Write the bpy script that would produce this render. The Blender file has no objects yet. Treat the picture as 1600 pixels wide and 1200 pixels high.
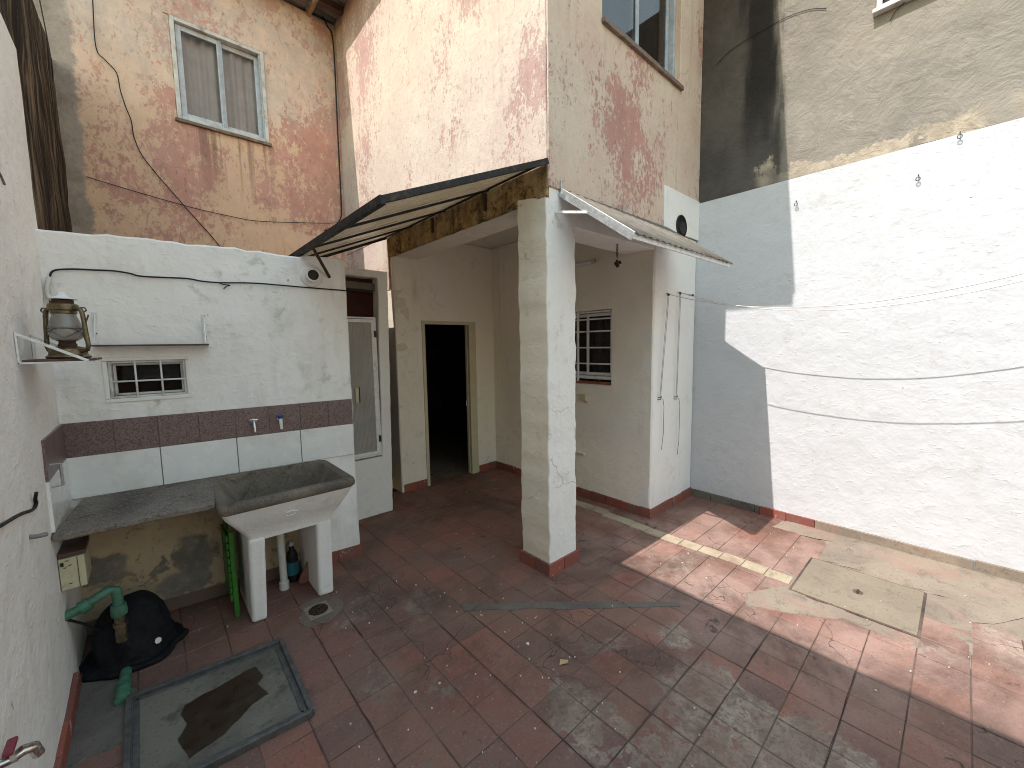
import bpy, bmesh, math, random
from mathutils import Vector, Matrix, noise as mnoise
random.seed(7)
SC = bpy.context.scene
COL = SC.collection
# ------------------------------------------------------------------ camera
YAW, PITCH, ROLL, FPX, CAMZ = math.radians(41.854), math.radians(5.505), math.radians(-0.946), 633.569, 1.6
fw = Vector((math.sin(YAW)*math.cos(PITCH), math.cos(YAW)*math.cos(PITCH), -math.sin(PITCH)))
rt = Vector((math.cos(YAW), -math.sin(YAW), 0)); up = rt.cross(fw)
r2 = math.cos(ROLL)*rt + math.sin(ROLL)*up; u2 = -math.sin(ROLL)*rt + math.cos(ROLL)*up
cd = bpy.data.cameras.new('camera'); cam = bpy.data.objects.new('camera', cd); COL.objects.link(cam)
cam.matrix_world = Matrix(((r2.x,u2.x,-fw.x,0),(r2.y,u2.y,-fw.y,0),(r2.z,u2.z,-fw.z,CAMZ),(0,0,0,1)))
cd.sensor_width = 36; cd.lens = FPX/1600*36; cd.clip_start = .02; cd.clip_end = 500
SC.camera = cam
def project(p):
    d = Vector(p)-Vector((0,0,CAMZ)); D = d.dot(fw)
    return (800+FPX*d.dot(r2)/D, 600-FPX*d.dot(u2)/D, D)
# ------------------------------------------------------------------ light
SUN = Vector((1, -.132, -1.42)).normalized()          # travel direction of the sunlight
w = bpy.data.worlds.new('World'); SC.world = w; w.use_nodes = True
wn = w.node_tree; bg = wn.nodes['Background']
sky = wn.nodes.new('ShaderNodeTexSky'); sky.sky_type = 'NISHITA'; sky.sun_disc = False
sky.sun_elevation = math.asin(-SUN.z); sky.sun_rotation = math.atan2(-SUN.x, -SUN.y)
sky.air_density = 3.0; sky.dust_density = 1.0; sky.ozone_density = 1.2
wn.links.new(sky.outputs[0], bg.inputs[0]); bg.inputs[1].default_value = .15
sd = bpy.data.lights.new('sun', 'SUN'); sd.energy = 2.35; sd.angle = math.radians(.36); sd.color = (1, .925, .88)
so = bpy.data.objects.new('sun', sd); COL.objects.link(so)
so.rotation_euler = SUN.to_track_quat('-Z', 'Y').to_euler(); so.location = (-3, 0, 8)
SC.view_settings.view_transform = 'Standard'; SC.view_settings.look = 'None'
SC.view_settings.gamma = 1; SC.view_settings.use_curve_mapping = False
SC.view_settings.exposure = 1.27
SC.render.engine = 'CYCLES'; SC.cycles.filter_width = 1.0
SC.cycles.max_bounces = 8; SC.cycles.diffuse_bounces = 6; SC.cycles.glossy_bounces = 2; SC.cycles.transmission_bounces = 4; SC.cycles.transparent_max_bounces = 6
# ------------------------------------------------------------------ object helpers
def tag(o, label=None, cat=None, group=None, kind=None):
    if label: o['label'] = label
    if cat: o['category'] = cat
    if group: o['group'] = group
    if kind: o['kind'] = kind
    return o
def thing(name, label, cat, loc=(0,0,0), group=None):
    o = bpy.data.objects.new(name, None); COL.objects.link(o); o.location = loc; o.empty_display_size = .05
    return tag(o, label, cat, group)
def adopt(o, p):
    if p is None: return o
    o.parent = p
    t = p.location if p.parent is None else Vector((0,0,0))
    o.matrix_parent_inverse = Matrix.Translation(-t)
    return o
def link(name, me, mat, parent=None):
    o = bpy.data.objects.new(name, me); COL.objects.link(o)
    if mat and not me.materials: me.materials.append(mat)
    return adopt(o, parent)
class G:
    def __init__(s): s.v = []; s.f = []
    def add(s, vs, fs):
        b = len(s.v); s.v += [tuple(p) for p in vs]; s.f += [tuple(i+b for i in f) for f in fs]; return s
    def box(s, x0,x1,y0,y1,z0,z1, m=None):
        vs = [Vector((x,y,z)) for z in (z0,z1) for y in (y0,y1) for x in (x0,x1)]
        if m: vs = [m @ p for p in vs]
        return s.add(vs, [(0,2,3,1),(4,5,7,6),(0,1,5,4),(2,6,7,3),(0,4,6,2),(1,3,7,5)])
    def bar(s, p, q, wd, h, upv=(0,0,1)):
        p, q = Vector(p), Vector(q); d = (q-p); L = d.length; d.normalize()
        u = Vector(upv); x = d.cross(u)
        if x.length < 1e-4: x = d.cross(Vector((1,0,0)))
        x.normalize(); u = x.cross(d)
        vs = [p+d*L*k + x*i*wd/2 + u*j*h/2 for k in (0,1) for j in (-1,1) for i in (-1,1)]
        return s.add(vs, [(0,1,3,2),(4,6,7,5),(0,4,5,1),(2,3,7,6),(0,2,6,4),(1,5,7,3)])
    def tube(s, pts, r, n=8, cap=True):
        pts = [Vector(p) for p in pts]; rs = r if isinstance(r,(list,tuple)) else [r]*len(pts)
        vs = []; prev = None
        for i,p in enumerate(pts):
            d = (pts[min(i+1,len(pts)-1)]-pts[max(i-1,0)]).normalized()
            x = (prev - d*prev.dot(d)) if prev else d.orthogonal()
            if x.length < 1e-5: x = d.orthogonal()
            x.normalize(); prev = x; y = d.cross(x)
            vs += [p + (x*math.cos(2*math.pi*k/n)+y*math.sin(2*math.pi*k/n))*rs[i] for k in range(n)]
        fs = [(i*n+k, i*n+(k+1)%n, (i+1)*n+(k+1)%n, (i+1)*n+k) for i in range(len(pts)-1) for k in range(n)]
        if cap: fs += [tuple(reversed(range(n))), tuple(range((len(pts)-1)*n, len(pts)*n))]
        return s.add(vs, fs)
    def lathe(s, prof, c, n=24, axis=None, cap=True, wob=0):
        c = Vector(c); a = Vector(axis or (0,0,1)).normalized(); x = a.orthogonal().normalized(); y = a.cross(x); vs = []
        for r,h in prof:
            for k in range(n):
                t = 2*math.pi*k/n; rr = r
                if wob: rr = r*(1+wob*(mnoise.noise(Vector((math.cos(t)*2, math.sin(t)*2, h*9)))+.45*mnoise.noise(Vector((math.cos(t)*6, math.sin(t)*6, h*14+3)))))
                vs.append(c + a*h + (x*math.cos(t)+y*math.sin(t))*rr)
        m = len(prof)
        fs = [(i*n+k, i*n+(k+1)%n, (i+1)*n+(k+1)%n, (i+1)*n+k) for i in range(m-1) for k in range(n)]
        if cap: fs += [tuple(reversed(range(n))), tuple(range((m-1)*n, m*n))]
        return s.add(vs, fs)
    def prism(s, poly, z0, z1):
        n = len(poly)
        vs = [(x,y,z0) for x,y in poly]+[(x,y,z1) for x,y in poly]
        return s.add(vs, [tuple(reversed(range(n))), tuple(range(n,2*n))]+[(i,(i+1)%n,(i+1)%n+n,i+n) for i in range(n)])
    def mesh(s, name):
        me = bpy.data.meshes.new(name); me.from_pydata(s.v, [], s.f); me.validate()
        bm = bmesh.new(); bm.from_mesh(me); bmesh.ops.recalc_face_normals(bm, faces=bm.faces); bm.to_mesh(me); bm.free()
        return me
    def build(s, name, mat, parent=None, bevel=0, smooth=False, seg=2):
        me = s.mesh(name)
        if smooth:
            for p in me.polygons: p.use_smooth = True
        o = link(name, me, mat, parent)
        if bevel:
            b = o.modifiers.new('bevel', 'BEVEL'); b.width = bevel; b.segments = seg; b.limit_method = 'ANGLE'; b.angle_limit = math.radians(50)
        return o
def smooth_by_angle(o, ang=40):
    me = o.data
    for p in me.polygons: p.use_smooth = True
    me.set_sharp_from_angle(angle=math.radians(ang)) if hasattr(me,'set_sharp_from_angle') else None
    return o
def frange(a, b, res, extra=()):
    ks = sorted({round(a,5), round(b,5)} | {round(e,5) for e in extra if a < e < b}); out = []
    for u, v in zip(ks, ks[1:]):
        n = max(1, math.ceil((v-u)/res)); out += [u+(v-u)*i/n for i in range(n)]
    return out+[ks[-1]]
def panel(name, mat, parent, o, d, L, z0, z1, th, holes=(), res=.09, amp=.003, edge=.0025, bevel=.006, top=None, lean=None):
    """plastered wall panel: front face on the right-hand side of direction d, real openings, hand-made unevenness"""
    d = Vector((d[0],d[1],0)).normalized(); n = Vector((d.y,-d.x,0)); o = Vector((o[0],o[1],0))
    S = frange(0, L, res, [e for h in holes for e in h[:2]]); Zs = frange(z0, z1, res, [e for h in holes for e in h[2:]])
    def solid(i,j):
        if i<0 or j<0 or i>=len(S)-1 or j>=len(Zs)-1: return False
        cs, cz = (S[i]+S[i+1])/2, (Zs[j]+Zs[j+1])/2
        return not any(h[0]<cs<h[1] and h[2]<cz<h[3] for h in holes)
    V = {}; g = G()
    def vert(i,j,k):
        if (i,j,k) in V: return V[(i,j,k)]
        s, z = S[i], Zs[j]
        nb = [solid(i-1,j-1), solid(i,j-1), solid(i-1,j), solid(i,j)]
        p = o + d*s + Vector((0,0,z)) - n*(th*k)
        q = p*1.7; onedge = not all(nb)
        p = p + n*(amp*(mnoise.noise(q)+.5*mnoise.noise(q*3.7)))*(1 if k==0 else .3)
        if onedge and edge:
            a1 = mnoise.noise(p*9)+.6*mnoise.noise(p*23); a2 = mnoise.noise(p*9+Vector((7,3,1)))+.6*mnoise.noise(p*23+Vector((1,9,4)))
            if z > z0+1e-4 or z0 > .01: p = p + Vector((0,0,1))*edge*a1
            p = p + d*edge*a2
        if top and j == len(Zs)-1: p.z = top(s) + (edge*2*mnoise.noise(p*12))
        if lean: p = p + lean(p)
        V[(i,j,k)] = len(g.v); g.v.append(tuple(p)); return V[(i,j,k)]
    for i in range(len(S)-1):
        for j in range(len(Zs)-1):
            if not solid(i,j): continue
            g.f.append((vert(i,j,0),vert(i+1,j,0),vert(i+1,j+1,0),vert(i,j+1,0)))
            g.f.append((vert(i,j,1),vert(i,j+1,1),vert(i+1,j+1,1),vert(i+1,j,1)))
            if not solid(i-1,j): g.f.append((vert(i,j,0),vert(i,j+1,0),vert(i,j+1,1),vert(i,j,1)))
            if not solid(i+1,j): g.f.append((vert(i+1,j,0),vert(i+1,j,1),vert(i+1,j+1,1),vert(i+1,j+1,0)))
            if not solid(i,j-1): g.f.append((vert(i,j,0),vert(i,j,1),vert(i+1,j,1),vert(i+1,j,0)))
            if not solid(i,j+1): g.f.append((vert(i,j+1,0),vert(i+1,j+1,0),vert(i+1,j+1,1),vert(i,j+1,1)))
    o2 = g.build(name, mat, parent, bevel=bevel)
    smooth_by_angle(o2, 35)
    return o2
# ------------------------------------------------------------------ material helpers
class NT:
    def __init__(s, name):
        s.mat = bpy.data.materials.new(name); s.mat.use_nodes = True; s.t = s.mat.node_tree; s.b = s.t.nodes['Principled BSDF']
        s.geo = s.t.nodes.new('ShaderNodeNewGeometry'); s.p = s.geo.outputs['Position']
    def put(s, inp, v):
        if isinstance(v, bpy.types.NodeSocket): s.t.links.new(v, inp)
        elif isinstance(v, (tuple,list)) and len(v) == 3 and inp.type == 'RGBA': inp.default_value = (*v, 1)
        else: inp.default_value = v
    def n(s, typ, out=0, props=None, **ins):
        nd = s.t.nodes.new('ShaderNode'+typ)
        for k,v in (props or {}).items(): setattr(nd, k, v)
        for k,v in ins.items(): s.put(nd.inputs[int(k[1:])] if k[0]=='_' and k[1:].isdigit() else nd.inputs[k], v)
        return nd.outputs[out]
    def noise(s, sc, det=6, ro=.6, dist=0, vec=None): return s.n('TexNoise', Vector=vec or s.p, Scale=sc, Detail=min(det,7.0), Roughness=ro, Distortion=dist)
    def vor(s, sc, vec=None, feat='F1', rnd=1.0): return s.n('TexVoronoi', 0, dict(feature=feat), Vector=vec or s.p, Scale=sc, Randomness=rnd)
    def scale(s, v, vec=None, loc=(0,0,0), rot=(0,0,0)): return s.n('Mapping', Vector=vec or s.p, Scale=v, Location=loc, Rotation=rot)
    def m(s, op, a, b=0.0, c=0.0, clamp=False): return s.n('Math', 0, dict(operation=op, use_clamp=clamp), _0=a, _1=b, _2=c)
    def step(s, v, lo, hi, o0=0.0, o1=1.0): return s.n('MapRange', 0, dict(interpolation_type='SMOOTHSTEP', clamp=True), _0=v, _1=lo, _2=hi, _3=o0, _4=o1)
    def mix(s, f, a, b, blend='MIX'):
        nd = s.t.nodes.new('ShaderNodeMix'); nd.data_type = 'RGBA'; nd.blend_type = blend
        s.put(nd.inputs[0], f); s.put(nd.inputs[6], a); s.put(nd.inputs[7], b); return nd.outputs[2]
    def xyz(s): 
        nd = s.t.nodes.new('ShaderNodeSeparateXYZ'); s.t.links.new(s.p, nd.inputs[0]); return nd.outputs
    def bump(s, h, st=.5, dist=.02, normal=None):
        nd = s.t.nodes.new('ShaderNodeBump'); s.put(nd.inputs['Height'], h); nd.inputs['Strength'].default_value = st; nd.inputs['Distance'].default_value = dist
        if normal: s.put(nd.inputs['Normal'], normal)
        return nd.outputs[0]
    def warp(s, sc, amt):     # distorted position
        if not hasattr(s,'wc'): s.wc = {}
        if (sc,amt) in s.wc: return s.wc[(sc,amt)]
        nz = s.n('TexNoise', 1, Vector=s.p, Scale=sc, Detail=2.5, Roughness=.6)
        sub = s.n('VectorMath', 0, dict(operation='SUBTRACT'), _0=nz, _1=(.5,.5,.5))
        nd = s.t.nodes.new('ShaderNodeVectorMath'); nd.operation = 'SCALE'; s.put(nd.inputs[0], sub); nd.inputs['Scale'].default_value = amt
        s.wc[(sc,amt)] = s.n('VectorMath', 0, dict(operation='ADD'), _0=s.p, _1=nd.outputs[0]); return s.wc[(sc,amt)]
    def blob(s, c, r, soft=.25, wsc=9, wamt=.12):      # irregular patch mask round a point (stain, repair) of its own
        wp = s.warp(wsc, wamt)
        d = s.n('VectorMath', 0, dict(operation='SUBTRACT'), _0=wp, _1=c)
        d = s.n('VectorMath', 0, dict(operation='DIVIDE'), _0=d, _1=r)
        l = s.n('VectorMath', 1, dict(operation='LENGTH'), _0=d)
        return s.step(l, 1-soft, 1+soft*.2, 1.0, 0.0)
    def done(s, col, rough=.85, normal=None, metal=0, spec=.3, **kw):
        s.put(s.b.inputs['Base Color'], col); s.put(s.b.inputs['Roughness'], rough); s.put(s.b.inputs['Metallic'], metal)
        s.put(s.b.inputs['Specular IOR Level'], spec)
        if normal: s.put(s.b.inputs['Normal'], normal)
        for k,v in kw.items(): s.put(s.b.inputs[k], v)
        return s.mat
def mx(a, b): return tuple(max(x,y) for x,y in zip(a,b))
def plaster(name, col, col2, dirt, dirt_t=.62, chip=(.5,.45,.36), chip_t=.7, bump=.35, extra=None, speck=.035, smud=.45):
    s = NT(name)
    big = s.noise(.9,3); mid = s.noise(6,4,.65)
    c = s.mix(s.step(big,.35,.7), col, col2)
    c = s.mix(s.m('MULTIPLY', s.step(mid,.35,.75), .25), c, tuple(x*.86 for x in col))
    st = s.noise(1, 7, .62, vec=s.scale((7,7,1.1)))
    st2 = s.noise(2.3, 6, .6)
    dm = s.m('MULTIPLY', s.step(st, dirt_t-.08, dirt_t+.16), s.step(st2,.42,.66))
    c = s.mix(s.m('MULTIPLY', dm, .55), c, dirt)
    smudge = s.m('MULTIPLY', s.step(s.noise(11,8,.72,.4),.50,.72), s.step(s.noise(1.7,3),.42,.62))
    c = s.mix(s.m('MULTIPLY', smudge, smud), c, dirt)
    chipm = s.m('MULTIPLY', s.step(s.noise(9,9,.72,.3), chip_t, chip_t+.02), s.step(s.noise(1.4,3),.45,.6))
    c = s.mix(chipm, c, chip)
    pits = s.step(s.vor(9), speck*.45, speck, 1.0, 0.0)
    pm = s.m('MULTIPLY', pits, s.step(s.noise(3.1,2),.5,.56))
    c = s.mix(s.m('MULTIPLY', pm, .75), c, (.10,.085,.07))
    flick = s.noise(20,2,.5,vec=s.scale((1,1,2.0)))
    h = s.m('ADD', s.m('MULTIPLY', s.noise(4.6,4,.6,.2), 1.3), s.m('ADD', s.m('MULTIPLY', s.step(flick,.62,.72), .10), s.m('MULTIPLY', flick, .06)))
    h = s.m('SUBTRACT', h, s.m('ADD', s.m('MULTIPLY', chipm, .20), s.m('MULTIPLY', pm, .3)))
    if extra: c, h = extra(s, c, h)
    return s.done(c, .88, s.bump(h, bump, .03), spec=.25)
def plain(name, col, rough=.5, metal=0, var=.25, sc=20, bump=.1, spec=.4, dirt=None, **kw):
    s = NT(name); nz = s.noise(sc,6,.65)
    c = s.mix(s.step(nz,.3,.75), tuple(x*(1+var*.4) for x in col), tuple(x*(1-var) for x in col))
    if dirt: c = s.mix(s.m('MULTIPLY', s.step(s.noise(sc*.6,8,.7,.5),.52,.68), .8), c, dirt)
    rr = s.step(s.noise(sc*1.7,5),.3,.7, max(rough-.1,.03), min(rough+.12,1))
    return s.done(c, rr, s.bump(nz, bump, .006) if bump else None, metal, spec, **kw)

# ------------------------------------------------------------------ materials
def peel(name, cream, cream2, pink, pink_t, dirt, streak=.5, sc=1.0, low=None, extra=None, crack=True, bumpst=.6):
    s = NT(name); x,y,z = s.xyz()
    wp = s.warp(7, .06)
    vv = s.scale((1,1,.62), wp)
    big = s.noise(1.05*sc, 3, .5, vec=vv); med = s.noise(6.5*sc, 7, .72, vec=vv); fin = s.noise(30*sc, 6, .75, vec=vv)
    f = s.m('ADD', s.m('MULTIPLY', big, .56), s.m('ADD', s.m('MULTIPLY', med, .28), s.m('MULTIPLY', fin, .36)))
    pm = s.step(f, pink_t+.008, pink_t+.045)
    c = s.mix(s.step(s.noise(1.6,5),.35,.68), cream, cream2)
    if low:
        lm = s.step(s.m('ADD', z, s.m('MULTIPLY', s.noise(1.3,4), -1.6)), low[0]-.55, low[0]+.25, 1.0, 0.0)
        c = s.mix(s.m('MULTIPLY', lm, .85), c, low[1])
    pk = s.mix(s.step(s.noise(3,4),.35,.7), pink, tuple(v*.8 for v in pink))
    c = s.mix(s.m('MULTIPLY', pm, .88), c, pk)
    mot = s.noise(17*sc,5,.7,vec=vv); c = s.mix(s.m('MULTIPLY', s.step(mot,.50,.72), .30), c, tuple(v*.62 for v in cream)); c = s.mix(s.m('MULTIPLY', s.step(mot,.46,.28), .35), c, tuple(min(.85,v*1.2) for v in cream2))
    # faint rose wash where the upper coat is thin
    c = s.mix(s.m('MULTIPLY', s.step(s.noise(2.4,6,.7),.48,.68), .35), c, tuple((a+b)/2 for a,b in zip(cream,pink)))
    st = s.noise(1, 7, .65, vec=s.scale((8,8,.55)))
    c = s.mix(s.m('MULTIPLY', s.m('MULTIPLY', s.step(st,.52,.72), s.step(s.noise(1.1,4),.4,.62)), streak), c, dirt)
    h = s.m('ADD', s.m('MULTIPLY', s.noise(7,4,.68,.3),.75), s.m('MULTIPLY', s.noise(40,2,.6),.14))
    h = s.m('SUBTRACT', h, s.m('MULTIPLY', pm, .10))
    fl = s.step(s.noise(30*sc,5,.65,vec=s.scale((1,1,.5))), .57, .66)
    flm = s.m('MULTIPLY', fl, s.step(s.noise(4,3),.36,.56))
    c = s.mix(s.m('MULTIPLY', flm, .5), c, dirt); h = s.m('SUBTRACT', h, s.m('MULTIPLY', flm, .10))
    if crack:
        cv = s.n('TexVoronoi', 0, dict(feature='DISTANCE_TO_EDGE'), Vector=s.warp(3,.35), Scale=1.5)
        cm = s.m('MULTIPLY', s.step(cv,.002,.006,1.0,0.0), s.step(s.noise(1.2,2),.54,.62))
        c = s.mix(s.m('MULTIPLY', cm, .28), c, tuple(v*.5 for v in dirt))
    if extra: c = extra(s, c, x, y, z)
    return s.done(c, .9, s.bump(h, bumpst, .02), spec=.2)
M = {}
CREAM=(.70,.60,.48)
M['peel_a'] = peel('peeling_paint_gable', (.545,.465,.385), (.50,.405,.345), (.43,.265,.235), .590, (.26,.17,.12), streak=.30, sc=1.35)
M['peel_b'] = peel('peeling_paint_front', (.62,.505,.405), (.58,.43,.35), (.46,.22,.185), .628, (.20,.13,.09), streak=.35, sc=1.15)
def rear_extra(s, c, x, y, z):
    # runs of dirt under the window sill
    run = s.step(s.noise(1,6,.6,vec=s.scale((16,1,.35))), .47, .60)
    zone = s.m('MULTIPLY', s.step(z, 3.0, 3.75), s.step(z, 3.83, 3.86, 1.0, 0.0))
    zone = s.m('MULTIPLY', zone, s.m('MULTIPLY', s.step(x,.3,.55), s.step(x,1.1,1.3,1.0,0.0)))
    c = s.mix(s.m('MULTIPLY', s.m('MULTIPLY', run, zone), .55), c, (.15,.085,.06))
    # grey raw render along the party wall
    g = s.step(s.m('ADD', x, s.m('MULTIPLY', s.noise(2.2,6,.7), -.35)), -.49, -.44, 1.0, 0.0)
    c = s.mix(s.m('MULTIPLY', g, .85), c, s.mix(s.step(s.noise(6,6,.7),.35,.65), (.36,.31,.27), (.22,.19,.165)))
    pal = s.step(s.m('ADD', z, s.m('MULTIPLY', s.noise(1.5,5,.65), 1.5)), 4.7, 5.2)
    c = s.mix(s.m('MULTIPLY', s.m('MULTIPLY', pal, s.step(s.noise(9,6,.7),.35,.6)), .5), c, (.50,.43,.39))
    return c
M['peel_r'] = peel('peeling_paint_rear', (.72,.52,.41), (.72,.57,.47), (.57,.28,.23), .586, (.27,.15,.10), streak=.4, sc=.9, low=(3.4,(.70,.45,.29)), extra=rear_extra, bumpst=.5)
WH=(.78,.76,.73)
M['white'] = plaster('white_limewash', (.80,.78,.75), (.76,.73,.69), (.50,.45,.39), chip_t=.70)
M['white_left'] = plaster('white_limewash_yard', (.85,.82,.77), (.82,.78,.72), (.55,.48,.40), chip=(.55,.44,.34), chip_t=.68, bump=.5)
M['cream'] = plaster('cream_distemper', (.66,.60,.48), (.70,.65,.55), (.42,.34,.22), chip_t=.70, bump=.3)
M['porch'] = plaster('porch_paint', (.84,.785,.69), (.82,.75,.62), (.46,.38,.27), chip_t=.71, bump=.45)
def pil(s, c, h):
    x,y,z = s.xyz()
    ch = s.m('MULTIPLY', s.step(s.noise(7,8,.7,.5),.60,.63), s.step(s.noise(2.2,3),.5,.58))
    c = s.mix(s.m('MULTIPLY', ch, .6), c, (.42,.37,.30))
    cv = s.n('TexVoronoi', 0, dict(feature='DISTANCE_TO_EDGE'), Vector=s.warp(4,.4), Scale=1.3)
    cm = s.m('MULTIPLY', s.step(cv,.002,.006,1.0,0.0), s.step(s.noise(1.7,2),.5,.6))
    return s.mix(s.m('MULTIPLY', cm, .7), c, (.2,.17,.14)), h
def pillarside(s, c, h):
    c, h = pil(s, c, h)
    x,y,z = s.xyz()     # left face cream, painted brighter for the warm light there; street face bluish white
    nx = s.n('SeparateXYZ', 0, None, Vector=s.geo.outputs['Normal'])
    return s.mix(s.step(nx,-.8,-.5,1.0,0.0), c, s.mix(.55, c, (.84,.75,.54))), h
M['pillar'] = plaster('pillar_paint', (.80,.78,.74), (.76,.73,.68), (.46,.42,.36), chip_t=.66, bump=.4, extra=pillarside)
def wash_extra(s, c, h):
    x,y,z = s.xyz()
    zone = s.m('MULTIPLY', s.step(s.m('ADD', z, s.m('MULTIPLY', s.noise(6,5),.05)), .77,.79,1.0,0.0), s.step(x,.74,.77,1.0,0.0))
    old = s.mix(s.step(s.noise(3,6,.7),.35,.7), (.53,.41,.275), (.44,.33,.22))
    old = s.mix(s.m('MULTIPLY', s.step(s.noise(9,8,.75,.6),.54,.6), .8), old, (.23,.17,.11))
    for cc, rr in (((.13,3.15,.32),(.11,1,.16)), ((.07,3.15,.17),(.15,1,.085)), ((-.28,3.17,.36),(.11,1,.11)), ((-.04,3.15,.30),(.035,1,.05))):
        old = s.mix(s.m('MULTIPLY', s.blob(cc, rr, .30, 13, .18), s.step(s.noise(16,6,.7),.25,.5,.55,1.0)), old, s.mix(s.step(s.noise(8,5,.7),.35,.65), (.25,.215,.18), (.17,.15,.13)))
    old = s.mix(s.step(z,.085,.10,1.0,0.0), old, (.17,.115,.085))
    return s.mix(zone, c, old), h
M['wash'] = plaster('white_limewash_washroom', (.85,.83,.80), (.80,.775,.745), (.42,.38,.33), chip_t=.66, dirt_t=.50, bump=.45, extra=wash_extra, smud=.7)
def right_extra(s, c, h):
    return c, h
M['white_right'] = plaster('white_limewash_boundary', (.565,.575,.59), (.54,.55,.56), (.42,.40,.37), chip=(.45,.42,.37), chip_t=.71, bump=.40, speck=.055, smud=.6)
def grey_render():
    s = NT('grey_cement_render'); x,y,z = s.xyz()
    c = s.mix(s.step(s.noise(1.5,6,.65,.6),.35,.68), (.27,.242,.205), (.205,.187,.164))
    c = s.mix(s.m('MULTIPLY', s.step(s.noise(4,8,.7,1.0),.5,.7), .5), c, (.17,.15,.125))
    c = s.mix(s.m('MULTIPLY', s.step(s.noise(2.7,7,.7,.5),.56,.72), .5), c, (.36,.32,.26))
    # render darker towards the corner with a blacker streak, and the older cream coat exposed above the new white
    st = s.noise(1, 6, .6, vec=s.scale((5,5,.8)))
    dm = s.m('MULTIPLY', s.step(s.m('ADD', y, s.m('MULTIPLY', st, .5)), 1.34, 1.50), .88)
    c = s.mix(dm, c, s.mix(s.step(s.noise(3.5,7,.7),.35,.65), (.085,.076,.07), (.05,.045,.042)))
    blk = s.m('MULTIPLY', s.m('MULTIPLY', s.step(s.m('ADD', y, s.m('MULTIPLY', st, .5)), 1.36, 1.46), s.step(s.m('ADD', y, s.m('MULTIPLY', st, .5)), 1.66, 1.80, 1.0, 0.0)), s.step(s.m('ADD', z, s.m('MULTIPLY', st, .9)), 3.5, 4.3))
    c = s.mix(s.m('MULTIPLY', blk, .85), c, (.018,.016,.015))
    bl = s.m('MULTIPLY', s.step(s.m('ADD', z, s.m('MULTIPLY', s.noise(2.4,7,.7), -.75)), 2.66, 2.70, 1.0, 0.0), s.step(s.noise(1.0,3),.40,.52))
    c = s.mix(bl, c, s.mix(s.step(s.noise(12,6,.7),.4,.65), (.44,.375,.29), (.33,.275,.21)))
    tr = s.noise(6.5,7,.66,.45)
    h = s.m('ADD', tr, s.m('MULTIPLY', s.noise(30,3,.7),.18))
    return s.done(c, .95, s.bump(h, .75, .03), spec=.15)
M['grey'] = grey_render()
def dark_wall():
    s = NT('blackened_old_wall')
    st = s.noise(1, 9, .72, .6, vec=s.scale((14,14,1.3)))
    c = s.mix(s.step(st,.40,.66), (.028,.02,.014), (.26,.19,.12))
    c = s.mix(s.m('MULTIPLY', s.step(s.noise(2,5,.6,vec=s.scale((3,3,.8))),.46,.60), .75), c, (.018,.014,.011))
    h = s.m('ADD', st, s.m('MULTIPLY', s.noise(18,6,.7), .5))
    return s.done(c, .95, s.bump(h, .9, .05), spec=.15)
M['dark'] = dark_wall()
def brown_beam():
    s = NT('rust_stained_render')
    c = s.mix(s.step(s.noise(9,7,.72,.5),.38,.62), (.56,.39,.19), (.30,.18,.075))
    c = s.mix(s.m('MULTIPLY', s.step(s.noise(13,7,.75,1),.52,.60), .85), c, (.05,.033,.02))
    c = s.mix(s.m('MULTIPLY', s.step(s.noise(1,6,.65,vec=s.scale((5,5,.8))),.50,.62), .7), c, (.06,.04,.022))
    c = s.mix(s.m('MULTIPLY', s.step(s.noise(2.2,4),.55,.7), .6), c, (.46,.34,.18))
    return s.done(c, .95, s.bump(s.noise(22,8,.75), .9, .03), spec=.15)
M['beam'] = brown_beam()
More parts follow.
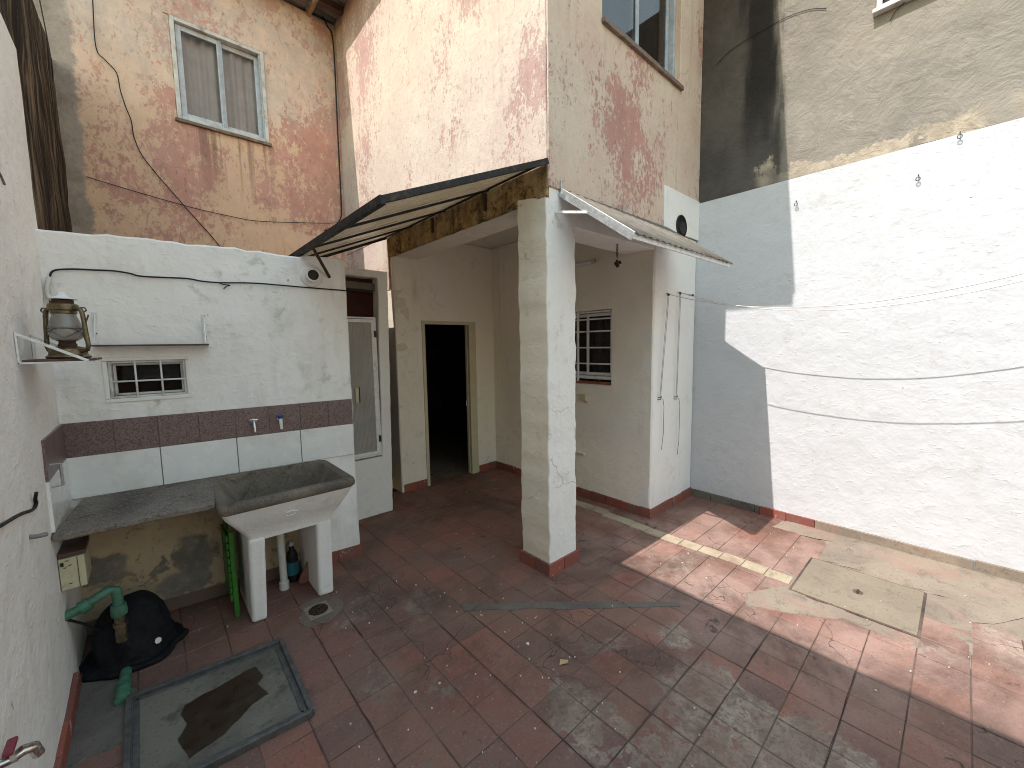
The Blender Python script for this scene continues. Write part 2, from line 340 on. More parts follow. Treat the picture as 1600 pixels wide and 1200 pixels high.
def tile_mat():
    s = NT('red_cement_tile')
    oi = s.t.nodes.new('ShaderNodeObjectInfo'); rnd = oi.outputs['Random']
    c = s.mix(s.step(rnd,.05,.95), (.27,.108,.074), (.135,.078,.062))
    c = s.mix(s.m('MULTIPLY', s.step(s.noise(5,6,.65),.35,.7), .5), c, (.235,.115,.092))
    # walked-off areas where the red skin is gone (grey mortar) and dusty violet film
    w1 = s.noise(1.9,6,.66,.5); w2 = s.noise(15,7,.74,.6)
    wear = s.m('ADD', s.m('MULTIPLY', w1, .58), s.m('MULTIPLY', w2, .42))
    wz = None
    for cc, rr in (((1.30,1.0,0),(.17,.26,1)), ((1.66,.66,0),(.42,.30,1)), ((1.75,.30,0),(.32,.4,1)), ((2.05,.95,0),(.16,.16,1)), ((2.75,1.25,0),(.30,.22,1)), ((1.45,.1,0),(.5,.4,1)), ((.85,2.42,0),(.2,.2,1)), ((1.12,2.15,0),(.22,.16,1)), ((2.6,1.0,0),(.2,.2,1)), ((3.3,-.3,0),(.5,.3,1))):
        b = s.blob(cc, rr, .9, 4, .35); wz = b if wz is None else s.m('MAXIMUM', wz, b)
    wm = s.m('MULTIPLY', s.step(s.m('ADD', wear, s.m('MULTIPLY', wz, .20)), .570, .598), 1.0)
    brk = s.step(s.noise(34,6,.75,.5),.38,.48); wm = s.m('MULTIPLY', wm, brk)
    c = s.mix(s.m('MULTIPLY', wm, .88), c, s.mix(s.step(w2,.42,.60), (.38,.33,.255), (.19,.16,.125)))
    film = s.m('MULTIPLY', s.step(s.noise(2.3,5,.6),.32,.60), .68)
    c = s.mix(film, c, (.19,.118,.09))
    x,y,z = s.xyz()
    dust = s.m('MULTIPLY', s.blob((3.0,.9,0),(1.15,1.7,3),.6,3,.3), s.step(s.noise(2.6,6,.62),.34,.6))
    c = s.mix(s.m('MULTIPLY', dust, .55), c, (.44,.30,.25))
    grime = s.m('MULTIPLY', s.step(s.noise(1.4,6,.7,.4),.46,.66), .65)
    c = s.mix(grime, c, (.085,.050,.038))
    grit = s.noise(75,4,.75); c = s.mix(s.m('MULTIPLY', s.step(grit,.58,.66), .55), c, (.05,.038,.032)); c = s.mix(s.m('MULTIPLY', s.step(grit,.40,.33), .5), c, (.36,.28,.23))
    scr = s.m('MULTIPLY', s.step(s.noise(1,5,.7,.3,vec=s.scale((60,5,1),rot=(0,0,.6))),.64,.70), s.step(s.noise(2.9,3),.46,.6)); c = s.mix(s.m('MULTIPLY', scr, .4), c, (.40,.33,.28))
    blk = s.m('MULTIPLY', s.step(s.noise(3.7,7,.7),.63,.69), .7); c = s.mix(blk, c, (.04,.032,.03))
    fl = s.step(s.vor(17), .03, .06, 1.0, 0.0); flm = s.m('MULTIPLY', fl, s.step(s.noise(2.0,3),.52,.58))
    c = s.mix(s.m('MULTIPLY', flm, .85), c, (.62,.58,.52))
    scf = s.m('MULTIPLY', s.step(s.noise(26,7,.75,.8),.66,.70), s.step(s.noise(1.6,3),.46,.6)); c = s.mix(s.m('MULTIPLY', scf,.6), c, (.48,.43,.37))
    cv = s.n('TexVoronoi', 0, dict(feature='DISTANCE_TO_EDGE'), Vector=s.warp(5,.25), Scale=2.1)
    cm = s.m('MULTIPLY', s.step(cv,.002,.006,1.0,0.0), s.step(s.noise(1.3,2),.53,.58))
    c = s.mix(s.m('MULTIPLY', cm, .8), c, (.03,.022,.02))
    h = s.m('ADD', s.m('MULTIPLY', s.noise(30,3,.7),.35), s.m('MULTIPLY', w2,.35))
    rough = s.step(s.noise(4,6),.3,.7,.55,.85)
    return s.done(c, rough, s.bump(h, .8, .010), spec=.25)
M['tile'] = tile_mat()
def concrete(name, a, b, dark, fleck=True, bumpst=.6, red=False, grain=0):
    s = NT(name)
    c = s.mix(s.step(s.noise(2.5,7,.66,.5),.35,.68), a, b)
    c = s.mix(s.m('MULTIPLY', s.step(s.noise(7,8,.72,.6),.52,.68), .6), c, dark)
    c = s.mix(s.m('MULTIPLY', s.step(s.noise(60,3,.6),.6,.68), .4), c, tuple(v*.5 for v in dark))
    if grain:
        gr = s.noise(85,4,.7); c = s.mix(s.m('MULTIPLY', s.step(gr,.54,.64), grain), c, (.44,.40,.36)); c = s.mix(s.m('MULTIPLY', s.step(gr,.46,.38), grain), c, (.03,.025,.022))
    if red: c = s.mix(s.m('MULTIPLY', s.step(s.noise(2.1,7,.7,.7),.54,.64), .6), c, (.30,.19,.15))
    if fleck: c = s.mix(s.m('MULTIPLY', s.m('MULTIPLY', s.step(s.vor(13),.03,.06,1.0,0.0), s.step(s.noise(2.2,2),.5,.55)), .7), c, (.66,.62,.55))
    h = s.m('ADD', s.m('MULTIPLY', s.noise(9,7,.65),.6), s.m('MULTIPLY', s.noise(60,5,.7),.25))
    return s.done(c, .92, s.bump(h, bumpst, .012), spec=.2)
M['concrete'] = concrete('pale_worn_concrete', (.29,.24,.185), (.21,.172,.135), (.11,.092,.072), red=True)
M['cover'] = concrete('hatch_concrete', (.265,.222,.165), (.22,.184,.138), (.15,.125,.09), bumpst=.8)
M['grout'] = concrete('dark_grout', (.17,.12,.095), (.07,.052,.044), (.03,.025,.022), False)
M['channel'] = concrete('grey_mortar', (.17,.15,.125), (.115,.10,.085), (.06,.055,.05), False)
M['smear'] = concrete('brown_mortar_film', (.19,.15,.12), (.13,.10,.08), (.08,.06,.052), False)
M['strip'] = concrete('cream_tile_strip', (.46,.39,.28), (.33,.27,.19), (.20,.16,.12), False, red=True)
M['slab'] = concrete('weathered_terrazzo', (.22,.185,.155), (.11,.09,.075), (.04,.033,.028), True, 1.4, grain=.4)
M['sinkstone'] = concrete('stained_cement_basin', (.19,.155,.12), (.10,.085,.07), (.022,.02,.017), False, .8, grain=.15)
M['recess'] = concrete('dirty_cover_fill', (.17,.155,.125), (.105,.095,.076), (.045,.04,.033), True)
def skirt_mat():
    s = NT('red_skirting_tile'); oi = s.t.nodes.new('ShaderNodeObjectInfo')
    c = s.mix(oi.outputs['Random'], (.30,.085,.055), (.20,.07,.055))
    c = s.mix(s.m('MULTIPLY', s.step(s.noise(8,8,.7,.4),.5,.66),.7), c, (.17,.13,.11))
    c = s.mix(s.m('MULTIPLY', s.step(s.noise(14,7,.75,.4),.60,.66),.7), c, (.62,.58,.52))
    return s.done(c, .6, s.bump(s.noise(25,6),.4,.006), spec=.35)
M['skirt'] = skirt_mat()
def brown_tile():
    s = NT('brown_speckled_tile'); oi = s.t.nodes.new('ShaderNodeObjectInfo')
    c = s.mix(oi.outputs['Random'], (.185,.128,.118), (.15,.104,.098))
    v = s.n('TexVoronoi', 1, None, Vector=s.p, Scale=210)
    g = s.n('SeparateXYZ', 0, None, Vector=v)
    c = s.mix(s.m('MULTIPLY', s.step(g,.6,.75), .5), c, (.30,.19,.165)); c = s.mix(s.m('MULTIPLY', s.step(g,.3,.2), .55), c, (.05,.03,.03))
    c = s.mix(s.m('MULTIPLY', s.step(s.noise(15,8,.75),.66,.7),.6), c, (.45,.38,.34))
    return s.done(c, .38, s.bump(s.noise(90,4),.12,.004), spec=.4)
M['btile'] = brown_tile()
M['wtile'] = plain('white_glazed_tile', (.78,.77,.75), .22, var=.06, sc=4, bump=.03, spec=.5, dirt=(.66,.63,.58))
M['groutw'] = plain('tile_joint', (.20,.17,.15), .9)
M['alu'] = plain('white_lacquered_metal', (.74,.74,.73), .42, var=.12, sc=30, bump=.08, dirt=(.50,.46,.40))
M['galv'] = plain('galvanised_steel', (.55,.57,.58), .38, .75, var=.25, sc=40, bump=.08)
M['wood_white'] = plain('chalky_painted_wood', (.60,.585,.56), .75, var=.2, sc=14, bump=.4, dirt=(.30,.26,.22))
M['wood_blue'] = plain('blue_grey_painted_wood', (.36,.40,.46), .6, var=.25, sc=14, bump=.4, dirt=(.52,.50,.47))
M['wood_pale'] = plain('pale_blue_grey_paint', (.50,.53,.58), .65, var=.2, sc=14, bump=.4, dirt=(.40,.38,.36))
M['blacksteel'] = plain('black_painted_steel', (.022,.02,.019), .6, .2, var=.4, sc=30, bump=.3, dirt=(.09,.06,.045))
M['rust'] = plain('rusty_iron', (.085,.042,.025), .85, .2, var=.5, sc=30, bump=.6, dirt=(.17,.08,.04))
M['steel'] = plain('dull_grey_steel', (.115,.11,.105), .55, .35, var=.4, sc=25, bump=.3, dirt=(.08,.065,.055))
M['chrome'] = plain('worn_chrome', (.62,.60,.58), .25, 1, var=.3, sc=40, bump=.1)
M['brass'] = plain('tarnished_lantern_metal', (.20,.155,.095), .38, .8, var=.45, sc=40, bump=.25, dirt=(.09,.06,.035))
M['pvc'] = plain('white_pvc', (.68,.66,.62), .4, var=.1, sc=10, bump=.05)
M['pvcgreen'] = plain('green_water_pipe', (.06,.165,.105), .5, var=.4, sc=25, bump=.15, dirt=(.11,.12,.09))
M['green'] = plain('bright_green_plastic', (.05,.19,.028), .45, var=.2, sc=6, bump=.05)
M['rubber'] = plain('black_rubber', (.009,.0095,.0115), .82, var=.5, sc=22, bump=.9, spec=.2, dirt=(.022,.021,.02))
M['black'] = plain('black_insulation', (.012,.012,.012), .6, var=.2, bump=0)
M['wirew'] = plain('white_cord', (.66,.64,.60), .6, bump=0)
M['wireg'] = plain('grey_cord', (.22,.21,.20), .6, bump=0)
M['ivory'] = plain('ivory_plastic', (.55,.49,.34), .45, var=.1, sc=12, bump=.05)
M['meter'] = plain('ivory_enamel_box', (.50,.45,.30), .5, var=.15, sc=9, bump=.1, dirt=(.24,.20,.13))
M['darkgreen'] = plain('dark_green_mark', (.03,.06,.03), .6, bump=0)
M['blue'] = plain('blue_plastic', (.03,.08,.30), .4, bump=0)
M['cyan'] = plain('cyan_label', (.035,.17,.21), .4, bump=0)
M['redbrick'] = plain('worn_red_brick', (.28,.12,.09), .9, var=.35, sc=30, bump=.6, dirt=(.16,.10,.08))
M['redplastic'] = plain('dark_red_plastic', (.22,.03,.05), .45, bump=0)
M['board'] = plain('brown_shelf_board', (.10,.05,.035), .6, var=.3, sc=20, bump=.2)
M['sill'] = plain('terracotta_sill', (.27,.085,.045), .6, var=.3, sc=18, bump=.3, dirt=(.13,.07,.05))
M['sillwood'] = plain('weathered_brown_sill', (.19,.135,.105), .8, var=.4, sc=30, bump=.6, dirt=(.30,.24,.19))
M['puddle'] = plain('brown_stain_film', (.035,.020,.011), .35, var=.4, sc=9, bump=.1, spec=.5)
M['ceiling'] = plaster('porch_ceiling_paint', (.70,.67,.61), (.66,.62,.56), (.40,.35,.29), bump=.25)
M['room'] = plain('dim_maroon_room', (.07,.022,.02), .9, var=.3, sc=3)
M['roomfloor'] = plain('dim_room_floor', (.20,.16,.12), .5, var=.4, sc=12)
M['curtain'] = plain('grey_net_curtain', (.66,.645,.64), .9, var=.12, sc=8, bump=.05, **{'Transmission Weight':0.0})
M['darkcurtain'] = plain('dark_grey_curtain', (.10,.095,.09), .9, var=.25, sc=8, bump=.05)
M['leaf'] = plain('dry_leaf', (.48,.33,.17), .8)
M['paint_chip'] = plain('white_paint_flake', (.70,.66,.60), .8)
M['corr'] = plain('weathered_roof_sheet', (.23,.20,.17), .7, .1, var=.35, sc=10, bump=.3)
M['eave'] = plain('ochre_fascia', (.42,.28,.16), .85, var=.3, sc=12, bump=.4, dirt=(.20,.13,.08))
def glass(name, col, rough, alpha_mix=.0, spec=.5):
    s = NT(name); return s.done(col, rough, None, 0, spec, **{'Transmission Weight': alpha_mix, 'IOR': 1.45})
def pane_mat():     # window pane: reflection over clear glass, thin
    m = bpy.data.materials.new('window_glass'); m.use_nodes = True; t = m.node_tree; t.nodes.remove(t.nodes['Principled BSDF'])
    out = t.nodes['Material Output']; tr = t.nodes.new('ShaderNodeBsdfTransparent'); gl = t.nodes.new('ShaderNodeBsdfGlossy'); mxs = t.nodes.new('ShaderNodeMixShader'); fr = t.nodes.new('ShaderNodeFresnel')
    tr.inputs[0].default_value = (.86,.84,.84,1); gl.inputs['Roughness'].default_value = .04; gl.inputs[0].default_value = (.6,.58,.56,1); fr.inputs[0].default_value = 1.32
    mu = t.nodes.new('ShaderNodeMath'); mu.operation = 'MULTIPLY'; mu.inputs[1].default_value = .6; t.links.new(fr.outputs[0], mu.inputs[0]); t.links.new(mu.outputs[0], mxs.inputs[0]); t.links.new(tr.outputs[0], mxs.inputs[1]); t.links.new(gl.outputs[0], mxs.inputs[2]); t.links.new(mxs.outputs[0], out.inputs[0]); return m
M['pane'] = pane_mat()
M['globe'] = glass('sooty_lantern_glass', (.40,.375,.34), .2, .6)
def frosted():
    s = NT('ribbed_frosted_glass'); wv = s.n('TexWave', 1, dict(wave_type='BANDS', bands_direction='X'), Vector=s.p, Scale=26.0, Distortion=.4)
    c = s.mix(s.step(s.noise(3,4),.3,.7), (.56,.53,.49), (.47,.445,.41))
    return s.done(c, .25, s.bump(wv, .8, .006), spec=.5, **{'Transmission Weight': .25})
M['frost'] = frosted()
def poly():      # smoked twin-wall polycarbonate: part of the daylight comes through
    s = NT('smoked_polycarbonate'); st = s.noise(1,5,.6,vec=s.scale((2,14,2)))
    c = s.mix(s.step(st,.35,.68), (.60,.54,.44), (.42,.37,.29))
    s.done(s.mix(.7, c, (.12,.11,.10)), s.step(s.noise(5,5),.3,.7,.2,.4), s.bump(st,.25,.01), 0, .6)
    t = s.t; tl = t.nodes.new('ShaderNodeBsdfTranslucent'); s.put(tl.inputs[0], c); mxs = t.nodes.new('ShaderNodeMixShader'); mxs.inputs[0].default_value = .26
    tr = t.nodes.new('ShaderNodeBsdfTransparent'); tr.inputs[0].default_value = (.95,.86,.68,1); mx2 = t.nodes.new('ShaderNodeMixShader'); mx2.inputs[0].default_value = .14
    t.links.new(s.b.outputs[0], mxs.inputs[1]); t.links.new(tl.outputs[0], mxs.inputs[2]); t.links.new(mxs.outputs[0], mx2.inputs[1]); t.links.new(tr.outputs[0], mx2.inputs[2]); t.links.new(mx2.outputs[0], t.nodes['Material Output'].inputs[0]); return s.mat
M['poly'] = poly()
def poly2():
    s = NT('dusty_fibre_sheet'); st = s.noise(9,7,.7)
    c = s.mix(s.step(st,.35,.68), (.25,.22,.18), (.16,.14,.115))
    c = s.mix(s.m('MULTIPLY', s.step(s.noise(2.5,5),.5,.65),.5), c, (.30,.275,.235))
    s.done(c, .6, s.bump(st,.3,.01), 0, .3)
    t = s.t; tl = t.nodes.new('ShaderNodeBsdfTranslucent'); s.put(tl.inputs[0], c); mxs = t.nodes.new('ShaderNodeMixShader'); mxs.inputs[0].default_value = .15
    t.links.new(s.b.outputs[0], mxs.inputs[1]); t.links.new(tl.outputs[0], mxs.inputs[2]); t.links.new(mxs.outputs[0], t.nodes['Material Output'].inputs[0]); return s.mat
M['sheet'] = poly2()

# ================================================================== SETTING
bA, aB, bW, bR, aD, bL = 1.966, 1.836, 3.312, 4.135, 4.034, -.373
TOP = 5.45
# ---- floor
g = G(); g.box(-.6, 4.4, -9.2, 4.06, -.15, -.004)
floor = g.build('courtyard_floor', M['grout']); tag(floor, kind='structure')
P = .185; B0, A0 = .585, .073
CONC = [(3.93,1.02),(3.92,.70),(3.80,.665),(3.56,.66),(3.56,.04),(3.42,.03),(3.36,-.14),(3.335,-.32),(3.28,-.9),(3.3,-9.1),(4.13,-9.1),(4.13,1.02)]
def inside(x, y, poly):
    r = False; n = len(poly)
    for i in range(n):
        (x1,y1),(x2,y2) = poly[i], poly[(i+1)%n]
        if (y1>y) != (y2>y) and x < (x2-x1)*(y-y1)/(y2-y1)+x1: r = not r
    return r
HATCH = (2.955,3.535,.058,.67); FRAME = (-.18,.425,1.80,2.46)
def tile_mesh():
    h = (P-.0038)/2; c = .0025; g = G()
    vs = [(-h,-h,-.02),(h,-h,-.02),(h,h,-.02),(-h,h,-.02),(-h,-h,-c),(h,-h,-c),(h,h,-c),(-h,h,-c),(-h+c,-h+c,0),(h-c,-h+c,0),(h-c,h-c,0),(-h+c,h-c,0)]
    g.add(vs, [(0,3,2,1)]+[(i,(i+1)%4,(i+1)%4+4,i+4) for i in range(4)]+[(i+4,(i+1)%4+4,(i+1)%4+8,i+8) for i in range(4)]+[(8,9,10,11)])
    return g.mesh('floor_tile')
tm = tile_mesh(); tm.materials.append(M['tile'])
cells = []
for i in range(-6, 21):
    for j in range(-50, 23):
        x, y = B0+(i+.5)*P, A0+(j+.5)*P
        if x < bL-.05 or x > bR+.06 or y > aD+.05: continue
        if x > bW+.12 and y > aB+.12: continue
        if inside(x, y, CONC): continue
        if HATCH[0]<x<HATCH[1] and HATCH[2]<y<HATCH[3]: continue
        u, v, D = project((x,y,0))
        vis = D > .2 and -120 < u < 1720 and v < 1330
        cells.append((0 if vis else 1, D if D > 0 else 99, x, y))
cells.sort()
rest = G()
for k, (nv, D, x, y) in enumerate(cells):
    dz = random.uniform(-.0022,.0012); tx, ty = random.uniform(-.012,.012), random.uniform(-.012,.012); rz = random.uniform(-.010,.010)
    if k < 300 and not nv:
        o = bpy.data.objects.new('floor_tile', tm); COL.objects.link(o); o.location = (x,y,dz); o.rotation_euler = (tx,ty,rz); o.parent = floor
    else:
        mt = Matrix.Translation((x,y,dz)) @ Matrix.Rotation(rz,4,'Z') @ Matrix.Rotation(tx,4,'X')
        rest.add([mt @ v.co for v in tm.vertices], [tuple(p.vertices) for p in tm.polygons])
tag(rest.build('remaining_floor_tiles', M['tile'], floor), kind='stuff')
def ragged(poly, step=.05, amp=.03, keep=()):
    out = []
    for i in range(len(poly)):
        p, q = Vector((*poly[i],0)), Vector((*poly[(i+1)%len(poly)],0)); n = max(1, int((q-p).length/step))
        for k in range(n):
            c = p.lerp(q, k/n)
            out.append((c.x+amp*mnoise.noise(c*7)+amp*.5*mnoise.noise(c*21), c.y+amp*mnoise.noise(c*7+Vector((5,5,5)))+amp*.5*mnoise.noise(c*21+Vector((3,1,2)))))
    return out
def patch(name, poly, mat, z0, z1, amp=.03):
    g = G(); poly = ragged(poly, amp=amp); c = (sum(p[0] for p in poly)/len(poly), sum(p[1] for p in poly)/len(poly))
    n = len(poly); ins = [(x+(c[0]-x)*.02, y+(c[1]-y)*.02) for x,y in poly]
    g.add([(x,y,z0) for x,y in poly]+[(x,y,z1) for x,y in ins], [tuple(range(n,2*n))]+[(i,(i+1)%n,(i+1)%n+n,i+n) for i in range(n)])
    return g.build(name, mat, floor)
patch('concrete_strip', [(x if x<4.1 else 4.15, y) for x,y in CONC], M['concrete'], -.005, .004, .03)
patch('concrete_apron', [(2.56,.80),(2.75,.83),(2.97,.70),(2.95,.25),(2.86,.30),(2.80,.48),(2.66,.62)], M['concrete'], -.005, .0035, .05)
patch('mortar_channel', [(1.31,1.93),(1.62,1.665),(2.02,1.30),(2.30,1.05),(2.33,1.08),(2.06,1.34),(1.66,1.715),(1.345,2.0)], M['channel'], -.005, .0034, .022)
patch('drain_surround', [(.56,2.44),(.58,2.66),(.72,2.68),(.80,2.58),(.78,2.44),(.66,2.40)], M['smear'], -.005, .0032, .035)
g = G(); g.box(2.86,3.62,-.12,.76,-.0045,-.0012); g.build('hatch_bed', M['concrete'], floor)
patch('mortar_corner', [(-.38,2.80),(-.19,2.66),(-.16,2.46),(-.19,2.20),(-.30,2.20),(-.38,2.16)], M['channel'], -.005, .0045, .03)
for k in range(13):
    y0 = .68+k*.15; xx = 3.085+.012*math.sin(k*.9)+(.04 if k>9 else 0)
    gg = G(); gg.box(xx-.055, xx+.055, y0+.003, y0+.147, -.004, .0042+random.uniform(0,.0012)); gg.build('edging_tile', M['strip'], floor, bevel=.002)
# cracks and opened joints between the tiles
M['crack'] = plain('black_open_joint', (.018,.014,.012), .95, var=.4, sc=30, bump=0)
for k,(pts,wd) in enumerate(((((.587,2.40),(.584,2.0),(.588,1.6),(.585,1.2),(.584,.9)),.006),(((1.136,1.93),(1.132,1.6),(1.136,1.2),(1.133,.7),(1.134,.2)),.006),(((.770,2.34),(.772,2.12)),.004),(((1.318,1.86),(1.322,1.45)),.004),(((1.14,.813),(1.5,.815),(2.05,.812)),.004),(((1.50,.63),(1.9,.627),(2.43,.63)),.005),(((2.43,.26),(2.06,.258),(1.69,.26)),.005),(((.60,2.47),(.64,2.40),(.60,2.32),(.587,2.2)),.005),(((3.34,-.12),(3.40,-.20),(3.62,-.33)),.006))):
    L_, R_ = [], []
    for (x1,y1),(x2,y2) in zip(pts,pts[1:]):
        dd = Vector((x2-x1,y2-y1,0)); nn_ = max(2,int(dd.length/.02)); dd.normalize()
        for q in range(nn_):
            f = q/nn_; x, y = x1+(x2-x1)*f, y1+(y2-y1)*f; v = Vector((x,y,k)); o1 = .003*mnoise.noise(v*14); w_ = wd*.62*(.35+.75*abs(mnoise.noise(v*9)+.3))
            L_.append((x-dd.y*(o1+w_/2), y+dd.x*(o1+w_/2))); R_.append((x-dd.y*(o1-w_/2), y+dd.x*(o1-w_/2)))
    g = G(); n_ = len(L_); g.add([(x,y,.0045) for x,y in L_]+[(x,y,.0045) for x,y in R_],[(i,i+1,i+1+n_,i+n_) for i in range(n_-1)]); g.build('floor_crack', M['crack'], floor)
# ---- skirting helper (tiles are parts of the wall they belong to)
def skirting(wall, p, d, L, h=.085, th=.014, mat='skirt', step=.2, z0=0.0, jit=.0):
    d = Vector((*d,0)).normalized(); n = Vector((d.y,-d.x,0)); k = 0; s = 0.0
    while s < L-.02:
        e = min(L, s+step); a = Vector((*p,0))+d*s; m = Matrix(((d.x,n.x,0,a.x),(d.y,n.y,0,a.y),(0,0,1,z0),(0,0,0,1)))
        g = G(); g.box(.002, e-s-.002, -.003, th+random.uniform(-.002,.002), -.01, h+random.uniform(-.004,.004), m)
        g.build('skirting_tile', mat if not isinstance(mat,str) else M[mat], wall, bevel=.003); s = e
# ================================================================== WALLS ROUND THE YARD
rw = thing('boundary_wall', 'tall boundary wall, white below and raw grey cement above, behind the clotheslines', 'wall', (bR,0,0))
lower = panel('painted_wall', M['white_right'], rw, (bR, 5.4), (0,-1), 14.6, 0, 2.947, .2, res=.10, amp=.006, edge=0, bevel=0)
WTR = (4.78, 5.02, 3.955, 4.6)
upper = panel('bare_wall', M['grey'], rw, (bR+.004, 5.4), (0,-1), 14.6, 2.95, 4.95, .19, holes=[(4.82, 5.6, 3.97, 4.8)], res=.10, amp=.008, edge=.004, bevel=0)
skirting(lower, (bR, aB-.01), (0,-1), .64, mat='channel', h=.075); skirting(lower, (bR, aB-.65), (0,-1), .42, step=.21, h=.07); skirting(lower, (bR, aB-1.07), (0,-1), 4.6, step=.9, mat='concrete', h=.075, th=.02)
# small high window in the boundary wall
wf = G(); y1, y0 = 5.4-4.82, 5.4-5.6
for z in (3.985, 4.785): wf.box(bR-.004, bR+.05, y0+.03, y1-.03, z-.015, z+.015)
for y in (y0+.015, y1-.015): wf.box(bR-.004, bR+.05, y-.015, y+.015, 3.97, 4.8)
hw = wf.build('window', M['wood_white'], rw, bevel=.003)
G().box(bR+.03, bR+.034, y0+.03, y1-.03, 4.0, 4.77).build('pane', M['pane'], hw)
G().box(bR+.06, bR+.065, y0, y1, 3.97, 4.8).build('blind', M['darkcurtain'], hw)
G().box(bR-.05, bR+.02, y0-.05, y1+.015, 3.94, 3.968).build('sill', M['wood_white'], hw, bevel=.004)
lw = thing('yard_wall', 'white limewashed side wall holding the lantern bracket', 'wall', (bL,0,0))
lp = panel('painted_wall', M['white_left'], lw, (bL, -9.2), (0,1), 12.47, 0, 3.12, .024, res=.09, amp=.006, edge=.006, bevel=.004)
skirting(lp, (bL, -1.0), (0,1), 3.75, h=.075, th=.018)
pw = panel('party_wall', M['dark'], None, (bL-.027, -9.2), (0,1), 14.6, 0, 4.06, .3, res=.12, amp=.02, edge=.01, bevel=0)
tag(pw, 'blackened weathered party wall rising above the white side wall', 'wall')
sw = panel('end_wall', M['white_left'], None, (bR, -9.2), (-1,0), 4.6, 0, 2.4, .2, res=.3, amp=.004, edge=0)
tag(sw, 'white wall closing the yard opposite the porch', 'wall')
# unseen tall block added beyond the party wall to shade the gable's inner strip
nb = thing('shading_block', 'unseen tall block added beyond the blackened party wall to shade the gable edge', 'house', (-2.5,7,0))
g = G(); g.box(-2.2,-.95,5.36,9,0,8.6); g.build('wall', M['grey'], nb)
g = G(); g.box(-2.3,-.95,5.36,9.1,8.6,8.75); g.build('roof', M['corr'], nb)

# ================================================================== HOUSE
hs = thing('house', 'two storey house with peeling pink paint over an open corner porch', 'house', (bA,aB,0))
# gable wall A (faces the sun): above the porch beam, and down to the ground beyond the porch
LA = 5.28-aB
wa = panel('gable_wall', M['peel_a'], hs, (bA, 5.62), (0,-1), LA+.34, 2.755, TOP, .18, res=.08, amp=.004, edge=.003)
wa2 = panel('gable_base', M['peel_a'], hs, (bA+.002, 5.28), (0,-1), 5.28-aD-.10, 2.20, 2.752, .17, res=.08, amp=.004, edge=.002)
wa3 = panel('gable_base', M['cream'], hs, (bA+.004, 5.28), (0,-1), 5.28-aD-.002, 0, 2.197, .17, res=.08, amp=.005, edge=.004)
wbm = panel('stained_beam', M['beam'], hs, (bA-.003, aD+.10), (0,-1), aD+.10-aB-.001, 2.535, 2.752, .03, res=.04, amp=.005, edge=.006)
panel('beam_core', M['porch'], hs, (bA+.030, aD+.09), (0,-1), aD+.09-aB-.01, 2.538, 2.75, .27, res=.08, amp=.003, edge=.003)
# front wall B
WB0, WB1, WZ0, WZ1 = 2.541-bA, 3.70-bA, 3.85, 5.0
wb = panel('front_wall', M['peel_b'], hs, (bA+.012, aB-.007), (1,0), bR-bA-.012, 2.605, TOP, .18, holes=[(WB0-.012,WB1-.012,WZ0,WZ1)], res=.08, amp=.003, edge=.002)
wb2 = panel('front_beam', M['white'], hs, (bA+.27, aB+.003), (1,0), bW-bA-.27, 2.396, 2.597, .27, res=.07, amp=.004, edge=.004)
wb3 = panel('side_room_wall', M['white'], hs, (bW, aB), (1,0), bR-bW, 0, 2.597, .12, res=.07, amp=.005, edge=.005, bevel=.02)
wb4 = panel('paint_patch', M['white'], hs, (3.445, aB-.013), (1,0), bR-3.445, 2.598, 2.96, .016, res=.06, amp=.001, edge=.002, bevel=0)
skirting(wb3, (bW-.014, aB), (1,0), bR-bW, step=.21)
# pillar
pl = panel('pillar', M['pillar'], hs, (bA, aB), (1,0), .288, 0, 2.60, .275, res=.03, amp=.007, edge=.011, bevel=.007)
g = G()
for (x0,x1,y0,y1) in ((bA-.016,bA+.14,aB-.016,aB-.001),(bA+.143,bA+.305,aB-.017,aB-.001),(bA-.016,bA-.001,aB+.001,aB+.135),(bA-.017,bA-.001,aB+.138,aB+.285),(bA+.289,bA+.305,aB+.001,aB+.285)):
    gg = G(); gg.box(x0,x1,y0,y1,-.01,.085+random.uniform(-.003,.003)); gg.build('skirting_tile', M['skirt'], pl, bevel=.004)
# porch inside
ww = panel('porch_side_wall', M['porch'], hs, (bW, aD+.1), (0,-1), aD+.1-aB-.004, 0, 2.80, .12, holes=[(1.03, aD+.1-2.265, 1.197, 1.925)], res=.08, amp=.006, edge=.004)
skirting(ww, (bW, aD-.014), (0,-1), aD-aB, step=.19)
dw = panel('porch_back_wall', M['porch'], hs, (bA+.012, aD), (1,0), bW-bA+.06, 0, 2.80, .06, holes=[(.34,.955,-.1,1.86)], res=.07, amp=.005, edge=.006)
skirting(dw, (bA+.03, aD), (1,0), .285, step=.15); skirting(dw, (3.03, aD), (1,0), .28, step=.15)
g = G(); g.box(bA+.25, bW+.05, aB+.1, aD+.05, 2.80, 2.84); g.build('porch_ceiling', M['ceiling'], hs)
g = G(); g.box(bA+.08, bR, aB+.18, 5.3, 2.845, 2.9); g.build('upper_floor', M['ceiling'], hs)
